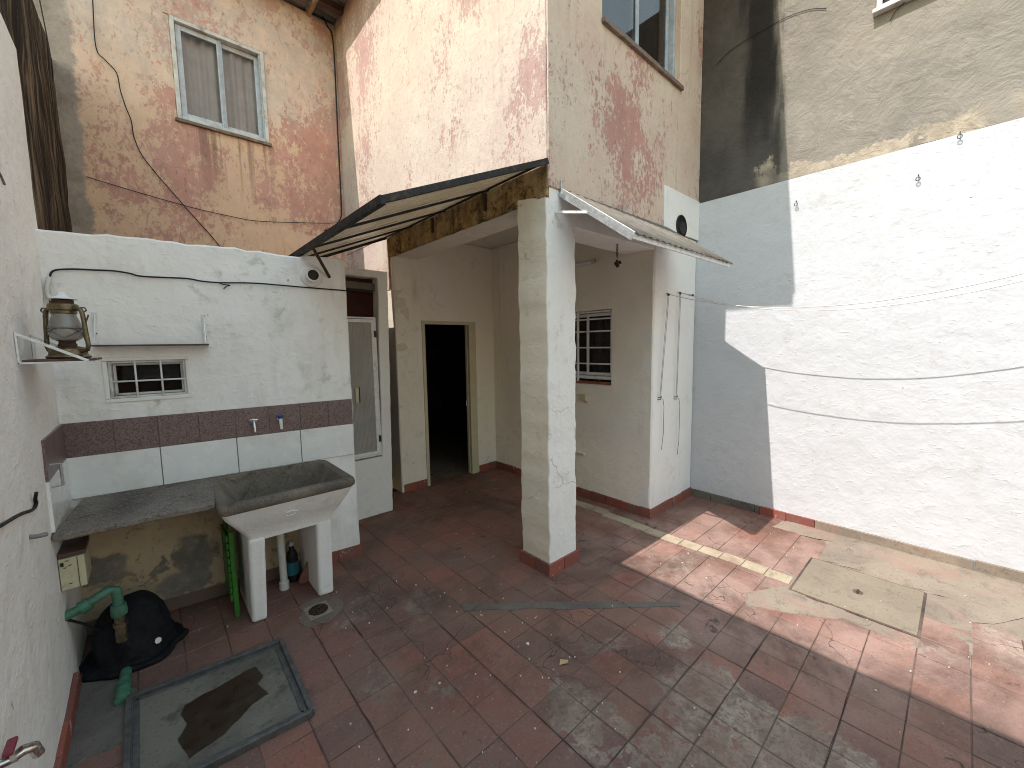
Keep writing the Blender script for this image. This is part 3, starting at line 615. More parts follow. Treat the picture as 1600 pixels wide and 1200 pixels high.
# door frame of the dark doorway
g = G(); g.box(2.282,2.320,aD-.012,aD+.07,0,1.845); g.box(2.918,3.02,aD-.010,aD+.03,0,1.845); g.box(2.910,2.94,aD+.03,aD+.07,0,1.845); g.box(2.282,3.02,aD-.014,aD+.03,1.846,1.885)
df = g.build('door_frame', M['ivory'], hs, bevel=.004)
g = G(); g.box(2.325,2.365,aD+.16,aD+.86,.01,1.84); g.build('door_leaf', M['board'], hs, bevel=.004)
g = G(); g.tube([(2.912,aD+.05,.86),(2.899,aD+.05,.86),(2.899,aD+.05,.93),(2.912,aD+.05,.93)], .006); g.build('latch', M['chrome'], df)
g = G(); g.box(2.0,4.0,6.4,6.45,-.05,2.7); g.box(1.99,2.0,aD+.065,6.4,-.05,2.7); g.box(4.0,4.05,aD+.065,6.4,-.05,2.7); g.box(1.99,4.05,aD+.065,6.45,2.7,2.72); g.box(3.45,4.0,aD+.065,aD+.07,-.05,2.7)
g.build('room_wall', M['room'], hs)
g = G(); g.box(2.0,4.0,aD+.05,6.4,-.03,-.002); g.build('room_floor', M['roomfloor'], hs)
# side room box behind the porch window
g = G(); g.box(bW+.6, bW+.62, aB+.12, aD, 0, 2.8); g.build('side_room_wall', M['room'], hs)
# porch window
W0, W1 = 2.268, aD-.93
pwn = G(); xx = bW+.035
for (y0,y1,z0,z1) in ((W0,W0+.012,1.25,1.92),(W1-.012,W1,1.25,1.92),(W0,W1,1.905,1.92),(W0,W1,1.245,1.275)): pwn.box(xx-.02,xx+.05,y0,y1,z0,z1)
win = pwn.build('porch_window', M['alu'], hs, bevel=.002)
for (y0,y1) in ((2.285,2.60),(2.585,3.09)):
    sg = G(); x0 = xx+(.02 if y0<2.5 else .036)
    for (a,b,c,d) in ((y0,y0+.028,1.28,1.90),(y1-.028,y1,1.28,1.90),(y0+.028,y1-.028,1.28,1.31),(y0+.028,y1-.028,1.87,1.90)): sg.box(x0,x0+.015,a,b,c,d)
    so_ = sg.build('sash', M['alu'], win, bevel=.002)
    G().box(x0+.005,x0+.008,y0+.028,y1-.028,1.31,1.87).build('pane', M['pane'], win)
for z in (1.40,1.56,1.72,1.84): G().box(xx-.045,xx-.033,W0-.002,W1,z-.007,z+.007).build('grille_bar', M['alu'], win, bevel=.002)
for y in (W1-.02,2.665): G().box(xx-.048,xx-.030,y-.010,y+.010,1.215,1.92).build('grille_bar', M['alu'], win, bevel=.002)
g = G(); n = 60
vs = [(bW+.16+.018*math.sin(i*1.25)+.008*math.sin(i*.53+1), 2.2+i*.0155, z) for z in (1.2,1.95) for i in range(n)]
g.add(vs, [(i,i+1,i+1+n,i+n) for i in range(n-1)]); g.build('curtain', M['darkcurtain'], win, smooth=True)
for k in range(4):
    y0 = W0+k*.21; G().box(bW-.012,bW+.03,y0+.002,min(y0+.208,W1),1.198,1.222).build('sill_tile', M['sill'], ww, bevel=.004)
# upper front window
uw = G(); yy = aB+.075; X0, X1 = bA+WB0, bA+WB1
for (x0,x1,z0,z1) in ((X0,X0+.04,WZ0+.02,WZ1),(X1-.035,X1,WZ0+.02,WZ1),(X0,X1,WZ1-.04,WZ1),(X0,X1,WZ0,WZ0+.035)): uw.box(x0,x1,yy-.03,yy+.03,z0,z1)
uwo = uw.build('upper_window', M['wood_blue'], hs, bevel=.004)
for (x0,x1,yo) in ((X0+.05,3.13,.0),(3.07,X1-.04,.025)):
    sg = G()
    for (a,b,c,d) in ((x0,x0+.045,WZ0+.04,WZ1-.05),(x1-.045,x1,WZ0+.04,WZ1-.05),(x0+.045,x1-.045,WZ0+.04,WZ0+.085),(x0+.045,x1-.045,WZ1-.09,WZ1-.05)): sg.box(a,b,yy+yo-.012,yy+yo+.012,c,d)
    sg.build('sash', M['wood_blue'], uwo, bevel=.004)
    G().box(x0+.045,x1-.045,yy+yo-.002,yy+yo+.002,WZ0+.085,WZ1-.09).build('pane', M['pane'], uwo)
G().box(X0-.03,X1+.03,yy+.10,yy+.11,WZ0-.05,WZ1+.05).build('blind', M['darkcurtain'], uwo)
g = G(); m = panel('window_sill', M['sillwood'], uwo, (X0-.01, aB-.035), (1,0), X1-X0+.03, WZ0-.03, WZ0+.004, .10, res=.04, amp=.003, edge=.004, bevel=.003)
# roof: corrugated sheets, ribs running from gable to boundary wall
def corrugated(x0,x1,y0,y1,z,pitch,h,n_per=6,slope=0):
    n = int((y1-y0)/pitch*n_per); g = G(); vs = []
    for x,zz in ((x0,z),(x1,z+slope)):
        for i in range(n+1): vs.append((x, y0+(y1-y0)*i/n, zz+h*math.sin(2*math.pi*i/n_per)))
    g.add(vs, [(i,i+1,i+2+n,i+1+n) for i in range(n)]); return g
rg = corrugated(1.666, 4.15, 1.316, 6.4, 5.49, .095, .016)
ro = rg.build('roof_sheet', M['corr'], hs, smooth=True); so2 = ro.modifiers.new('s','SOLIDIFY'); so2.thickness = .004
for y in (1.45, 2.6, 3.8, 5.0): G().box(1.70,4.13,y-.03,y+.03,5.40,5.465).build('rafter', M['board'], hs)
G().box(1.66,1.70,1.33,6.3,5.40,5.47).build('fascia', M['eave'], hs, bevel=.005)
# ================================================================== REAR HOUSE (pink wall with the curtained window)
rh = thing('rear_house', 'rear house wall with orange and rose peeling paint and a curtained window', 'house', (.7,5.28,0))
RW = (.40,1.185,3.858,4.79)
x0r = -.75
rwall = panel('wall', M['peel_r'], rh, (x0r, 5.28), (1,0), 1.96+.75+.10, 0, 5.44, .2, holes=[(RW[0]-x0r,RW[1]-x0r,RW[2],RW[3])], res=.08, amp=.010, edge=.004)
fo = G(); yw = 5.28+.03
for (a,b,c,d) in ((RW[0],RW[0]+.035,RW[2],RW[3]),(RW[1]-.035,RW[1],RW[2],RW[3]),(RW[0]+.035,RW[1]-.035,RW[3]-.035,RW[3]),(RW[0]+.035,RW[1]-.035,RW[2],RW[2]+.03)): fo.box(a,b,yw-.05,yw+.05,c,d)
rwin = fo.build('window', M['wood_white'], rh, bevel=.004)
xm = (RW[0]+RW[1])/2
for (a,b,yo,mt) in ((RW[0]+.04,xm+.02,0,'wood_pale'),(xm-.02,RW[1]-.04,.026,'wood_pale')):
    sg = G(); z0, z1 = RW[2]+.035, RW[3]-.04
    for q in ((a,a+.045,z0,z1),(b-.045,b,z0,z1),(a+.045,b-.045,z0,z0+.045),(a+.045,b-.045,z1-.045,z1)): sg.box(q[0],q[1],yw+yo-.014,yw+yo+.012,q[2],q[3])
    sg.build('sash', M[mt], rwin, bevel=.004); G().box(a+.045,b-.045,yw+yo-.003,yw+yo,z0+.045,z1-.045).build('pane', M['pane'], rwin)
G().box(xm-.012,xm+.008,yw-.022,yw-.015,RW[2]+.03,RW[3]-.04).build('astragal', M['wood_blue'], rwin, bevel=.002)
G().box(RW[1]-.052,RW[1]-.036,yw-.048,yw-.01,RW[2]+.03,RW[3]-.04).build('blue_stop', M['wood_blue'], rwin, bevel=.002)
n = 110; g = G()
vs = [(RW[0]-.05+i*.0081, 5.375+.012*math.sin(i*.62)+.01*math.sin(i*.23+1), z) for z in (RW[2]-.05,RW[3]+.05) for i in range(n)]
g.add(vs, [(i,i+1,i+1+n,i+n) for i in range(n-1)]); g.build('curtain', M['curtain'], rwin, smooth=True)
panel('window_sill', M['sillwood'], rwin, (RW[0]-.02, 5.28-.03), (1,0), RW[1]-RW[0]+.04, RW[2]-.03, RW[2]-.002, .06, res=.05, amp=.003, edge=.004, bevel=.003)
panel('lintel_band', M['peel_r'], rh, (RW[0]-.04, 5.28-.012), (1,0), RW[1]-RW[0]+.07, RW[3]+.004, RW[3]+.06, .02, res=.05, amp=.002, edge=.003, bevel=.003)
G().box(-1.0,1.66,5.05,7.5,5.47,5.54).build('roof', M['corr'], rh)
G().box(-1.0,1.655,5.02,5.05,5.44,5.56).build('fascia', M['eave'], rh, bevel=.005)

# ================================================================== WASHROOM (low white outhouse)
wr = thing('washroom', 'low white outhouse with a tiled splashback and a small barred window', 'outhouse', (0,3.1,0))
Q0, Q1 = Vector((bL,3.202,0)), Vector((1.118,3.041,0)); T = (Q1-Q0).normalized(); NN = Vector((T.y,-T.x,0)); LW = (Q1-Q0).length
def wp_(s, z, out=0): p = Q0+T*s+NN*out; return Vector((p.x,p.y,z))
WM = Matrix(((T.x,NN.x,0,Q0.x),(T.y,NN.y,0,Q0.y),(0,0,1,0),(0,0,0,1)))   # local (s, out, z)
SWN = (.206,.543,1.335,1.545)
def topline(s): return 2.235+.016*mnoise.noise(Vector((s*3,1,2)))+.010*mnoise.noise(Vector((s*14,4,2)))
front = panel('front_wall', M['wash'], wr, (Q0.x-T.x*.06,Q0.y-T.y*.06), (T.x,T.y), LW+.06, 0, 2.235, .15, holes=[(SWN[0]+.06,SWN[1]+.06,SWN[2],SWN[3])], res=.06, amp=.006, edge=.006, bevel=.012, top=topline)
side = panel('return_wall', M['wash'], wr, (1.112, 3.10), (0,1), .60, 0, 2.22, .14, res=.08, amp=.003, edge=.004)
def skl(s0, s1, h=.085):
    gg = G(); gg.box(s0,s1,-.003,.014,-.01,h,WM); gg.build('skirting_tile', M['skirt'], front, bevel=.003)
skl(1.16,1.33); skl(1.333,1.512)
gg = G(); gg.box(1.113,1.128,3.03,3.2,-.01,.085); gg.build('skirting_tile', M['skirt'], front, bevel=.003)
g = G(); g.add([(bL-.02,3.32,2.13),(1.10,3.18,2.13),(1.10,3.66,2.13),(1.70,3.74,2.13),(1.70,5.27,2.13),(bL-.02,5.27,2.13)]+[(bL-.02,3.32,2.19),(1.10,3.18,2.19),(1.10,3.66,2.19),(1.70,3.74,2.19),(1.70,5.27,2.19),(bL-.02,5.27,2.19)], [(5,4,3,2,1,0),(6,7,8,9,10,11)]+[(i,(i+1)%6,(i+1)%6+6,i+6) for i in range(6)])
g.build('roof_slab', M['channel'], wr)
# closet wall with frosted door
NY = 3.664
cl = panel('closet_wall', M['white'], wr, (1.115, NY), (1,0), .585, 0, 2.30, .12, holes=[(.06,.487,.56,2.235)], res=.05, amp=.004, edge=.005, bevel=.008, lean=lambda p: Vector((.022*(p.z-.6) if p.x>1.5 else 0,0,0)))
G().box(1.115,1.70,3.9,3.92,.3,2.3).build('closet_back', M['room'], wr)
dr = G(); y = NY+.02
for q in ((1.18,1.19,.575,1.875),(1.585,1.60,.575,1.875),(1.19,1.585,1.86,1.875),(1.19,1.585,.575,.59)): dr.box(q[0],q[1],y-.02,y+.02,q[2],q[3])
dro = dr.build('closet_door', M['alu'], wr, bevel=.002)
sg = G()
for q in ((1.195,1.225,.595,1.855),(1.55,1.58,.595,1.855),(1.225,1.55,1.825,1.855),(1.225,1.55,.595,.625)): sg.box(q[0],q[1],y-.032,y-.008,q[2],q[3])
sg.build('leaf_frame', M['alu'], dro, bevel=.002)
G().box(1.225,1.55,y-.024,y-.018,.625,1.825).build('frosted_pane', M['frost'], dro)
for z in (1.72,.74): G().box(1.572,1.590,y-.045,y-.031,z-.03,z+.03).build('hinge', M['blacksteel'], dro, bevel=.003)
G().box(1.372,1.402,y-.040,y-.0245,1.10,1.24).build('pull_plate', M['ivory'], dro, bevel=.003)
G().box(1.402,1.412,y-.040,y-.0245,1.10,1.24).build('pull_edge', M['blacksteel'], dro)
# splashback tiles
BV = (.006,.203,.392,.582,.770,.957,1.143,1.325,1.494)
for a,b in zip(BV,BV[1:]):
    gg = G(); gg.box(a+.0015,b-.0015,-.005,.009,1.0345,1.2195,WM); gg.build('brown_tile', M['btile'], front, bevel=.0015)
WV = (.006,.392,.768,1.137,1.494)
for a,b in zip(WV,WV[1:]):
    gg = G(); gg.box(a+.0025,b-.0025,-.005,.009,.802,1.0315,WM); gg.build('white_tile', M['wtile'], front, bevel=.0015)
gg = G(); gg.box(.004,1.492,-.004,.004,.80,1.219,WM); gg.build('tile_bed', M['groutw'], front)
for a,b,z0,z1,mt,nm in ((2.66,2.90,1.0345,1.2195,'btile','brown_tile'),(2.904,3.19,1.0345,1.2195,'btile','brown_tile'),(2.66,3.19,.802,1.0315,'wtile','white_tile')):
    gg = G(); gg.box(bL-.004,bL+.010,a,b,z0,z1); gg.build(nm, M[mt], lp, bevel=.0015)
# small barred window
def wbox(g, s0,s1,o0,o1,z0,z1): return g.box(s0,s1,o0,o1,z0,z1,WM)
s0,s1,z0,z1 = SWN
g = G()
for q in ((s0,s0+.012,z0,z1),(s1-.012,s1,z0,z1),(s0+.012,s1-.012,z1-.012,z1),(s0+.012,s1-.012,z0,z0+.012)): wbox(g,q[0],q[1],-.05,-.006,q[2],q[3])
bwn = g.build('window', M['wood_white'], front, bevel=.002)
g = G()
for q in ((s0+.014,s0+.026,z0+.014,z1-.014),(s1-.026,s1-.014,z0+.014,z1-.014),(s0+.026,s1-.026,z1-.026,z1-.014),(s0+.026,s1-.026,z0+.014,z0+.026)): wbox(g,q[0],q[1],-.06,-.04,q[2],q[3])
g.build('sash', M['wood_white'], bwn, bevel=.002)
g = G(); wbox(g,s0+.03,s1-.03,-.055,-.052,z0+.03,z1-.03); g.build('pane', M['pane'], bwn)
for f in (.333,.667): g = G(); c = s0+(s1-s0)*f; g.tube([wp_(c,z0-.012,-.004),wp_(c,z1+.012,-.004)],.005,8); g.build('bar', M['alu'], bwn, smooth=True)
g = G(); c = (z0+z1)/2-.01; g.tube([wp_(s0-.008,c,-.010),wp_(s1+.008,c,-.010)],.005,8); g.build('bar', M['alu'], bwn, smooth=True)
for q in (.27,.20): g = G(); g.add([wp_(s0+.04,z0+q*.5,-.10),wp_(s1-.04,z0+q*.5,-.10),wp_(s1-.04,z0+q*.5+.05,-.17),wp_(s0+.04,z0+q*.5+.05,-.17)],[(0,1,2,3)]); g.build('louvre', M['darkcurtain'], bwn)
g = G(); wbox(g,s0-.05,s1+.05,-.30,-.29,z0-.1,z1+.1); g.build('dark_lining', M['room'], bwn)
# plaster frame round it
for q in ((s0-.022,s1+.022,z1+.001,z1+.022),(s0-.022,s1+.022,z0-.022,z0-.001),(s0-.022,s0-.001,z0,z1),(s1+.001,s1+.022,z0,z1)):
    g = G(); wbox(g,q[0],q[1],-.004,.007,q[2],q[3]); g.build('surround', M['white'], front, bevel=.004)
# vent pipe stub
g = G(); g.lathe([(.040,-.03),(.040,.045),(.046,.05),(.046,.075),(.035,.075),(.035,-.02)], wp_(1.272,2.096,0), 24, NN, cap=False); vp = smooth_by_angle(g.build('vent_pipe', M['pvc'], wr))
g = G(); g.lathe([(.0355,0),(.0355,.004)], wp_(1.272,2.096,.058), 24, NN); g.build('dark_bore', M['black'], vp)
g = G(); g.lathe([(.075,-.003),(.068,.012),(.045,.02)], wp_(1.272,2.096,0), 24, NN); smooth_by_angle(g.build('plaster_collar', M['white'], wr))

# ================================================================== AWNINGS
a1 = thing('awning', 'dark steel framed awning with smoked panels over the porch beam', 'awning', (bA,3,2.7))
F = lambda t,y: Vector((bA-.012+(.845-bA+.012)*t, y, 2.735+(2.262-2.735)*t))
ys = [1.815, 2.40, 2.98, 3.56, 4.12]
for a,b in zip(ys,ys[1:]):
    g = G(); p = [F(0,a+.006),F(0,b-.006),F(1.0,b-.006),F(1.0,a+.006)]; g.add([q+Vector((0,0,.010)) for q in p]+[q+Vector((0,0,.016)) for q in p],[(0,1,2,3),(4,5,6,7),(0,1,5,4),(1,2,6,5),(2,3,7,6),(3,0,4,7)]); g.build('panel', M['poly'], a1)
for y in ys:
    big = y in (ys[0],ys[-1])
    g = G(); g.bar(F(0,y)+Vector((0,0,-.004 if not big else .004)),F(1,y)+Vector((0,0,-.004 if not big else .004)),.013 if not big else .025,.016 if not big else .035); g.build('rafter', M['blacksteel'], a1, bevel=.003)
g = G(); g.bar(F(1,ys[0]-.02),F(1,ys[-1]+.02),.03,.042); g.build('front_rail', M['blacksteel'], a1, bevel=.004)
g = G(); g.bar(F(0.01,ys[0])+Vector((0,0,.012)),F(.01,ys[-1])+Vector((0,0,.012)),.02,.025); g.build('wall_rail', M['blacksteel'], a1, bevel=.003)
g = G(); g.bar(F(.99,2.87)+Vector((0,0,-.02)), wp_(1.39,2.10,.0), .016,.016); g.build('brace', M['rust'], a1, bevel=.002)
g = G(); g.lathe([(.028,0),(.02,.015),(.004,.02)], F(.97,2.62)+Vector((0,0,.03)), 12); g.build('bolt_cap', M['rust'], a1)
for y in (2.45,3.2): g = G(); g.box(bA-.02,bA-.002,y-.012,y+.012,2.60,2.72); g.build('hanger', M['rust'], a1)
a2 = thing('awning', 'galvanised framed awning with dusty ribbed sheet above the porch front', 'awning', (2.8,aB,2.6))
FR, FF = 2.585, 2.205
def F2(x,t): return Vector((x, aB-.012+(1.308-aB)*t, FR+(FF-FR)*t))
X0a, X1a = 2.085, 3.50
n = 120; g = G(); vs = []
for t in (0.01,.5,1.04):
    for i in range(n+1):
        x = X0a+(X1a+.03-X0a)*i/n; vs.append(F2(x,t)+Vector((0,0,.022+.006*math.sin(2*math.pi*i/n*19))))
g.add(vs,[(r*(n+1)+i,r*(n+1)+i+1,(r+1)*(n+1)+i+1,(r+1)*(n+1)+i) for r in (0,1) for i in range(n)])
sh = g.build('sheet', M['sheet'], a2, smooth=True); sm = sh.modifiers.new('s','SOLIDIFY'); sm.thickness = .003
for x in (X0a,): 
    g = G(); g.bar(F2(x,0),F2(x,1.02),.006,.05); g.bar(F2(x+.018,0)+Vector((0,0,.014)),F2(x+.018,1.02)+Vector((0,0,.014)),.034,.005); g.build('side_angle', M['galv'], a2, bevel=.001)
g = G(); g.bar(F2(X0a,1.0)+Vector((0,0,-.004)),F2(X1a,1.0)+Vector((0,0,-.004)),.012,.028); g.build('front_rail', M['alu'], a2, bevel=.002)
g = G(); g.bar(F2(X0a,.02)+Vector((0,0,.004)),F2(X1a,.02)+Vector((0,0,.004)),.02,.02); g.build('wall_rail', M['steel'], a2, bevel=.002)
for x in (2.82,X1a-.01): g = G(); g.bar(F2(x,0)+Vector((0,0,.003)),F2(x,1)+Vector((0,0,.003)),.018,.018); g.build('rafter', M['alu'], a2, bevel=.002)
g = G(); g.bar((2.05,aB-.002,2.455),F2(X0a+.006,.42)+Vector((0,0,-.02)),.016,.016); g.build('brace', M['alu'], a2, bevel=.002)
g = G(); g.bar((X1a-.02,aB-.002,2.44),F2(X1a-.012,.42)+Vector((0,0,-.02)),.016,.016); g.build('brace', M['alu'], a2, bevel=.002)
for x in (2.10,2.82,3.42): g = G(); g.box(x-.013,x+.013,aB-.020,aB-.008,FR+.01,FR+.075); g.build('wall_lug', M['galv'], a2, bevel=.001)

# ================================================================== LAUNDRY CORNER
sl = panel('counter_slab', M['slab'], None, (bL+.002, 2.62), (.577,-.05), .578, .772, .802, .56, res=.03, amp=.004, edge=.004, bevel=.006)
# subdivide depth for a worn look
tag(sl, 'weathered grey stone counter slab beside the laundry sink', 'counter')
sk = thing('laundry_sink', 'old cement laundry sink on white painted legs under the taps', 'sink', (.55,2.8,0))
def ringmesh(loops, closed_bottom=True):
    g = G(); n = len(loops[0]); vs = [p for l in loops for p in l]
    fs = [(i*n+k,i*n+(k+1)%n,(i+1)*n+(k+1)%n,(i+1)*n+k) for i in range(len(loops)-1) for k in range(n)]
    if closed_bottom: fs.append(tuple(range((len(loops)-1)*n,len(loops)*n)))
    return g.add(vs,fs)
def rr(x0,x1,y0,y1,z,r=.03,n=5,back=None):
    out = []
    for cx,cy,a0 in ((x1-r,y1-r,0),(x0+r,y1-r,90),(x0+r,y0+r,180),(x1-r,y0+r,270)):
        for k in range(n+1):
            t = math.radians(a0+90*k/n); out.append((cx+r*math.cos(t), cy+r*math.sin(t)-.108*(cx-.2)*0, z))
    return out
sx0,sx1,sy0,sy1 = .208,.905,2.470,3.065
def skew(loop):   # follow the skewed wall at the back
    res = []
    for (x,y,z) in loop:
        t = (y-sy0)/(sy1-sy0); yb = 3.165-.108*(x+.03)-.02
        res.append((x, sy0+(yb-sy0)*t, z))
    return res
loops = [skew(rr(*q)) for q in (
  (sx0+.012,sx1-.012,sy0+.012,sy1-.004,.745,.03),(sx0,sx1,sy0,sy1,.757,.035),(sx0-.002,sx1+.002,sy0-.002,sy1,.778,.035),(sx0+.004,sx1-.004,sy0+.004,sy1,.797,.035),(sx0+.018,sx1-.018,sy0+.018,sy1-.006,.803,.03),
  (sx0+.045,sx1-.045,sy0+.045,sy1-.03,.801,.03),(sx0+.058,sx1-.055,sy0+.052,sy1-.035,.793,.03),(sx0+.15,sx1-.095,sy0+.145,sy1-.06,.63,.04),(sx0+.19,sx1-.13,sy0+.20,sy1-.09,.585,.04))]
bas = ringmesh(loops).build('basin', M['sinkstone'], sk); smooth_by_angle(bas,50)
# outer body tapering to the legs
outer = [rr(*q) for q in ((sx0+.012,sx1-.012,sy0+.014,sy1-.004,.746,.03),(sx0+.03,sx1-.03,sy0+.038,sy1-.004,.70,.03),(sx0+.09,sx1-.075,sy0+.092,sy1-.004,.61,.03),(sx0+.130,sx1-.112,sy0+.140,sy1-.004,.545,.03),(sx0+.136,sx1-.118,sy0+.146,sy1-.004,.515,.02))]
bo = ringmesh([skew(l) for l in outer], True).build('body', M['white'], sk); smooth_by_angle(bo,45)
def leg(x0,x1,xt0,xt1):
    g = G(); yb = 3.10
    g.add([(x0,2.685,0),(x1,2.675,0),(x1,yb,0),(x0,yb,0),(xt0,2.612,.53),(xt1,2.612,.53),(xt1,yb,.53),(xt0,yb,.53)],[(0,3,2,1),(4,5,6,7),(0,1,5,4),(1,2,6,5),(2,3,7,6),(3,0,4,7)])
    o = g.build('leg', M['white'], sk, bevel=.018, seg=3)
    return o
leg(.338,.416,.340,.425); leg(.706,.797,.698,.790)
# maker's oval cast into the front
def front_pt(x, f):   # point on the sloping apron
    z = .61+.09*f; y = sy0+.038+(1-f)*.054; return Vector((x,y-.002,z))
nrm = (front_pt(.5,1)-front_pt(.5,0)).normalized()
g = G(); c = front_pt(.548,.55)
pts = [c+Vector((1,0,0))*.034*math.cos(t)+nrm*.018*math.sin(t) for t in [i*math.pi/12 for i in range(25)]]
g.tube(pts,.0028,6,False)
for k,xo in enumerate((-.018,-.004,.010)):
    g.tube([c+Vector((xo-.005,0,0))+nrm*(-.010),c+Vector((xo-.005,0,0))+nrm*.004,c+Vector((xo,0,0))+nrm*.009,c+Vector((xo+.005,0,0))+nrm*.004,c+Vector((xo+.005,0,0))+nrm*(-.010)],.0022,6)
smooth_by_angle(g.build('maker_mark', M['white'], sk))
# taps
def tap(label, s, z, body, handle, blue):
    c = wp_(s,z,.009); t = thing('tap', label, 'tap', c)
    g = G(); g.lathe([(.017,0),(.017,.004),(.010,.008),(.009,.045),(.011,.05)], c, 14, NN); smooth_by_angle(g.build('body', body, t))
    e = c+NN*.045; g = G(); g.tube([e+Vector((0,0,.006)),e+NN*.012+Vector((0,0,-.012)),e+NN*.022+Vector((0,0,-.040)),e+NN*.024+Vector((0,0,-.062))],[.011,.011,.009,.008],12); smooth_by_angle(g.build('spout', body, t))
    g = G()
    if blue: g.lathe([(.014,0),(.018,.006),(.018,.02),(.010,.026)], e+Vector((0,0,.008)), 12)
    else: g.tube([e+T*.024+Vector((0,0,.016)),e-T*.024+Vector((0,0,.016))],.0045,8); g.tube([e,e+Vector((0,0,.018))],.005,8)
    smooth_by_angle(g.build('handle', handle, t))
tap('worn chrome tap on the brown tiles', .868, 1.128, M['chrome'], M['chrome'], False)
tap('white plastic tap with a blue cap on the brown tiles', 1.018, 1.128, M['pvc'], M['blue'], True)
# things under the sink
gb = thing('green_board', 'slatted bright green plastic board leaning on the sink leg', 'board', (.29,2.95,0))
for k in range(9):
    g = G(); g.box(.262,.274,2.835,3.07,.10+k*.046,.137+k*.046); g.build('slat', M['green'], gb, bevel=.004)
g = G(); g.box(.274,.300,2.82,2.845,.0,.53); g.build('edge_rail', M['green'], gb, bevel=.004)
g = G(); g.box(.274,.298,3.045,3.07,.0,.53); g.build('edge_rail', M['green'], gb, bevel=.004)
g = G(); g.box(.276,.284,2.845,3.045,.09,.52); g.build('back_sheet', M['green'], gb, bevel=.002)
g = G(); g.tube([(.565,2.955,.56),(.567,2.95,.03),(.567,2.95,.0)],[.022,.022,.022],14); g.lathe([(.030,0),(.030,.05),(.024,.055)],(.567,2.95,0),14); tag(smooth_by_angle(g.build('drain_pipe', M['pvc'])), 'white plastic drain pipe standing below the sink', 'pipe')
bt = thing('bottle', 'dark bottle with a cyan label standing below the sink', 'bottle', (.66,3.02,0))
g = G(); g.lathe([(.034,0),(.036,.01),(.036,.17),(.028,.20),(.014,.225),(.014,.25)],(.64,3.02,0),16); smooth_by_angle(g.build('body', M['black'], bt))
g = G(); g.lathe([(.0365,.05),(.0365,.14)],(.64,3.02,0),16,cap=False); g.build('label_band', M['cyan'], bt); g = G(); g.lathe([(.016,.25),(.016,.275)],(.64,3.02,0),12); g.build('cap', M['wirew'], bt)
g = G(); m = Matrix.Translation((.672,2.93,.005)) @ Matrix.Rotation(math.radians(22),4,'Y') @ Matrix.Rotation(math.radians(12),4,'X'); g.box(-.03,.03,-.02,.02,0,.24,m); tag(g.build('old_brick', M['redbrick'], None, bevel=.015, seg=3), 'worn red brick leaning below the sink', 'brick')
# floor drain
fd = thing('floor_drain', 'square floor drain with a round rusty grate before the sink', 'drain', (.66,2.55,0))
g = G(); g.box(.595,.728,2.478,2.622,-.01,.006); g.build('frame', M['concrete'], fd, bevel=.003)
g = G(); g.lathe([(.055,0),(.055,.0025)],(.662,2.55,.0062),28); g.build('hole', M['black'], fd)
g = G()
for r,n in ((.014,5),(.031,10),(.047,14)):
    for k in range(n):
        t = 2*math.pi*(k+.3*r*100)/n; c = Vector((.662+r*math.cos(t),2.55+r*math.sin(t),.0105)); g.tube([c-Vector((-math.sin(t),math.cos(t),0))*.006,c+Vector((-math.sin(t),math.cos(t),0))*.006],.0042,6)
g.build('grate', M['rust'], fd)
# metal framed cover with brown stain
mc = thing('cistern_cover', 'square steel framed cover with a dirty brown stain lying on the tiles', 'cover', (.12,2.12,0))
C4 = [Vector(p) for p in ((-.182,2.462,0),(.424,2.390,0),(.418,1.812,0),(-.176,1.86,0))]
for i in range(4):
    p, q = C4[i], C4[(i+1)%4]; d = (q-p).normalized()
    g = G(); g.bar(p+Vector((0,0,.014))-d*.0, q+Vector((0,0,.014)), .022, .034 if i!=3 else .032); g.build('frame_rail', M['steel'], mc, bevel=.003)
    inn = Vector((d.y,-d.x,0)); g = G(); g.bar(p+inn*.026+d*.026+Vector((0,0,.012)), q+inn*.026-d*.026+Vector((0,0,.012)), .022, .010); g.build('inner_lip', M['steel'], mc, bevel=.002)
g = G(); g.add([(p.x,p.y,.006) for p in C4]+[(p.x,p.y,.0125) for p in C4],[(3,2,1,0),(4,5,6,7)]+[(i,(i+1)%4,(i+1)%4+4,i+4) for i in range(4)]); g.build('fill', M['recess'], mc)
pp = ragged([(.0,2.245),(.13,2.262),(.285,2.285),(.305,2.20),(.27,2.15),(.30,2.06),(.22,2.04),(.11,1.95),(.0,1.93),(-.02,2.06),(.01,2.12),(-.015,2.19)], .02, .018)
g = G(); nn = len(pp); g.add([(x,y,.0150) for x,y in pp],[tuple(range(nn))]); g.build('brown_stain', M['puddle'], mc)
# concrete hatch
hc = thing('hatch', 'flat concrete inspection hatch with a lifting hole in the sunlit paving', 'hatch', (3.24,.365,0))
g = G(); g.box(2.972,3.520,.078,.655,-.004,.0105); g.build('lid', M['cover'], hc, bevel=.006)
for q in ((2.958,2.972,.066,.667),(3.520,3.532,.066,.667),(2.972,3.520,.066,.078),(2.972,3.520,.655,.667)): g = G(); g.box(q[0],q[1],q[2],q[3],-.004,.0052); g.build('joint', M['grout'], hc)
g = G(); g.lathe([(.027,0),(.027,.0015)],(3.225,.36,.0108),14); g.build('lifting_hole', M['grout'], hc)
g = G(); g.tube([(3.20,.36,.011),(3.212,.36,.019),(3.238,.36,.019),(3.25,.36,.011)],.006,8); g.build('ring', M['rust'], hc)
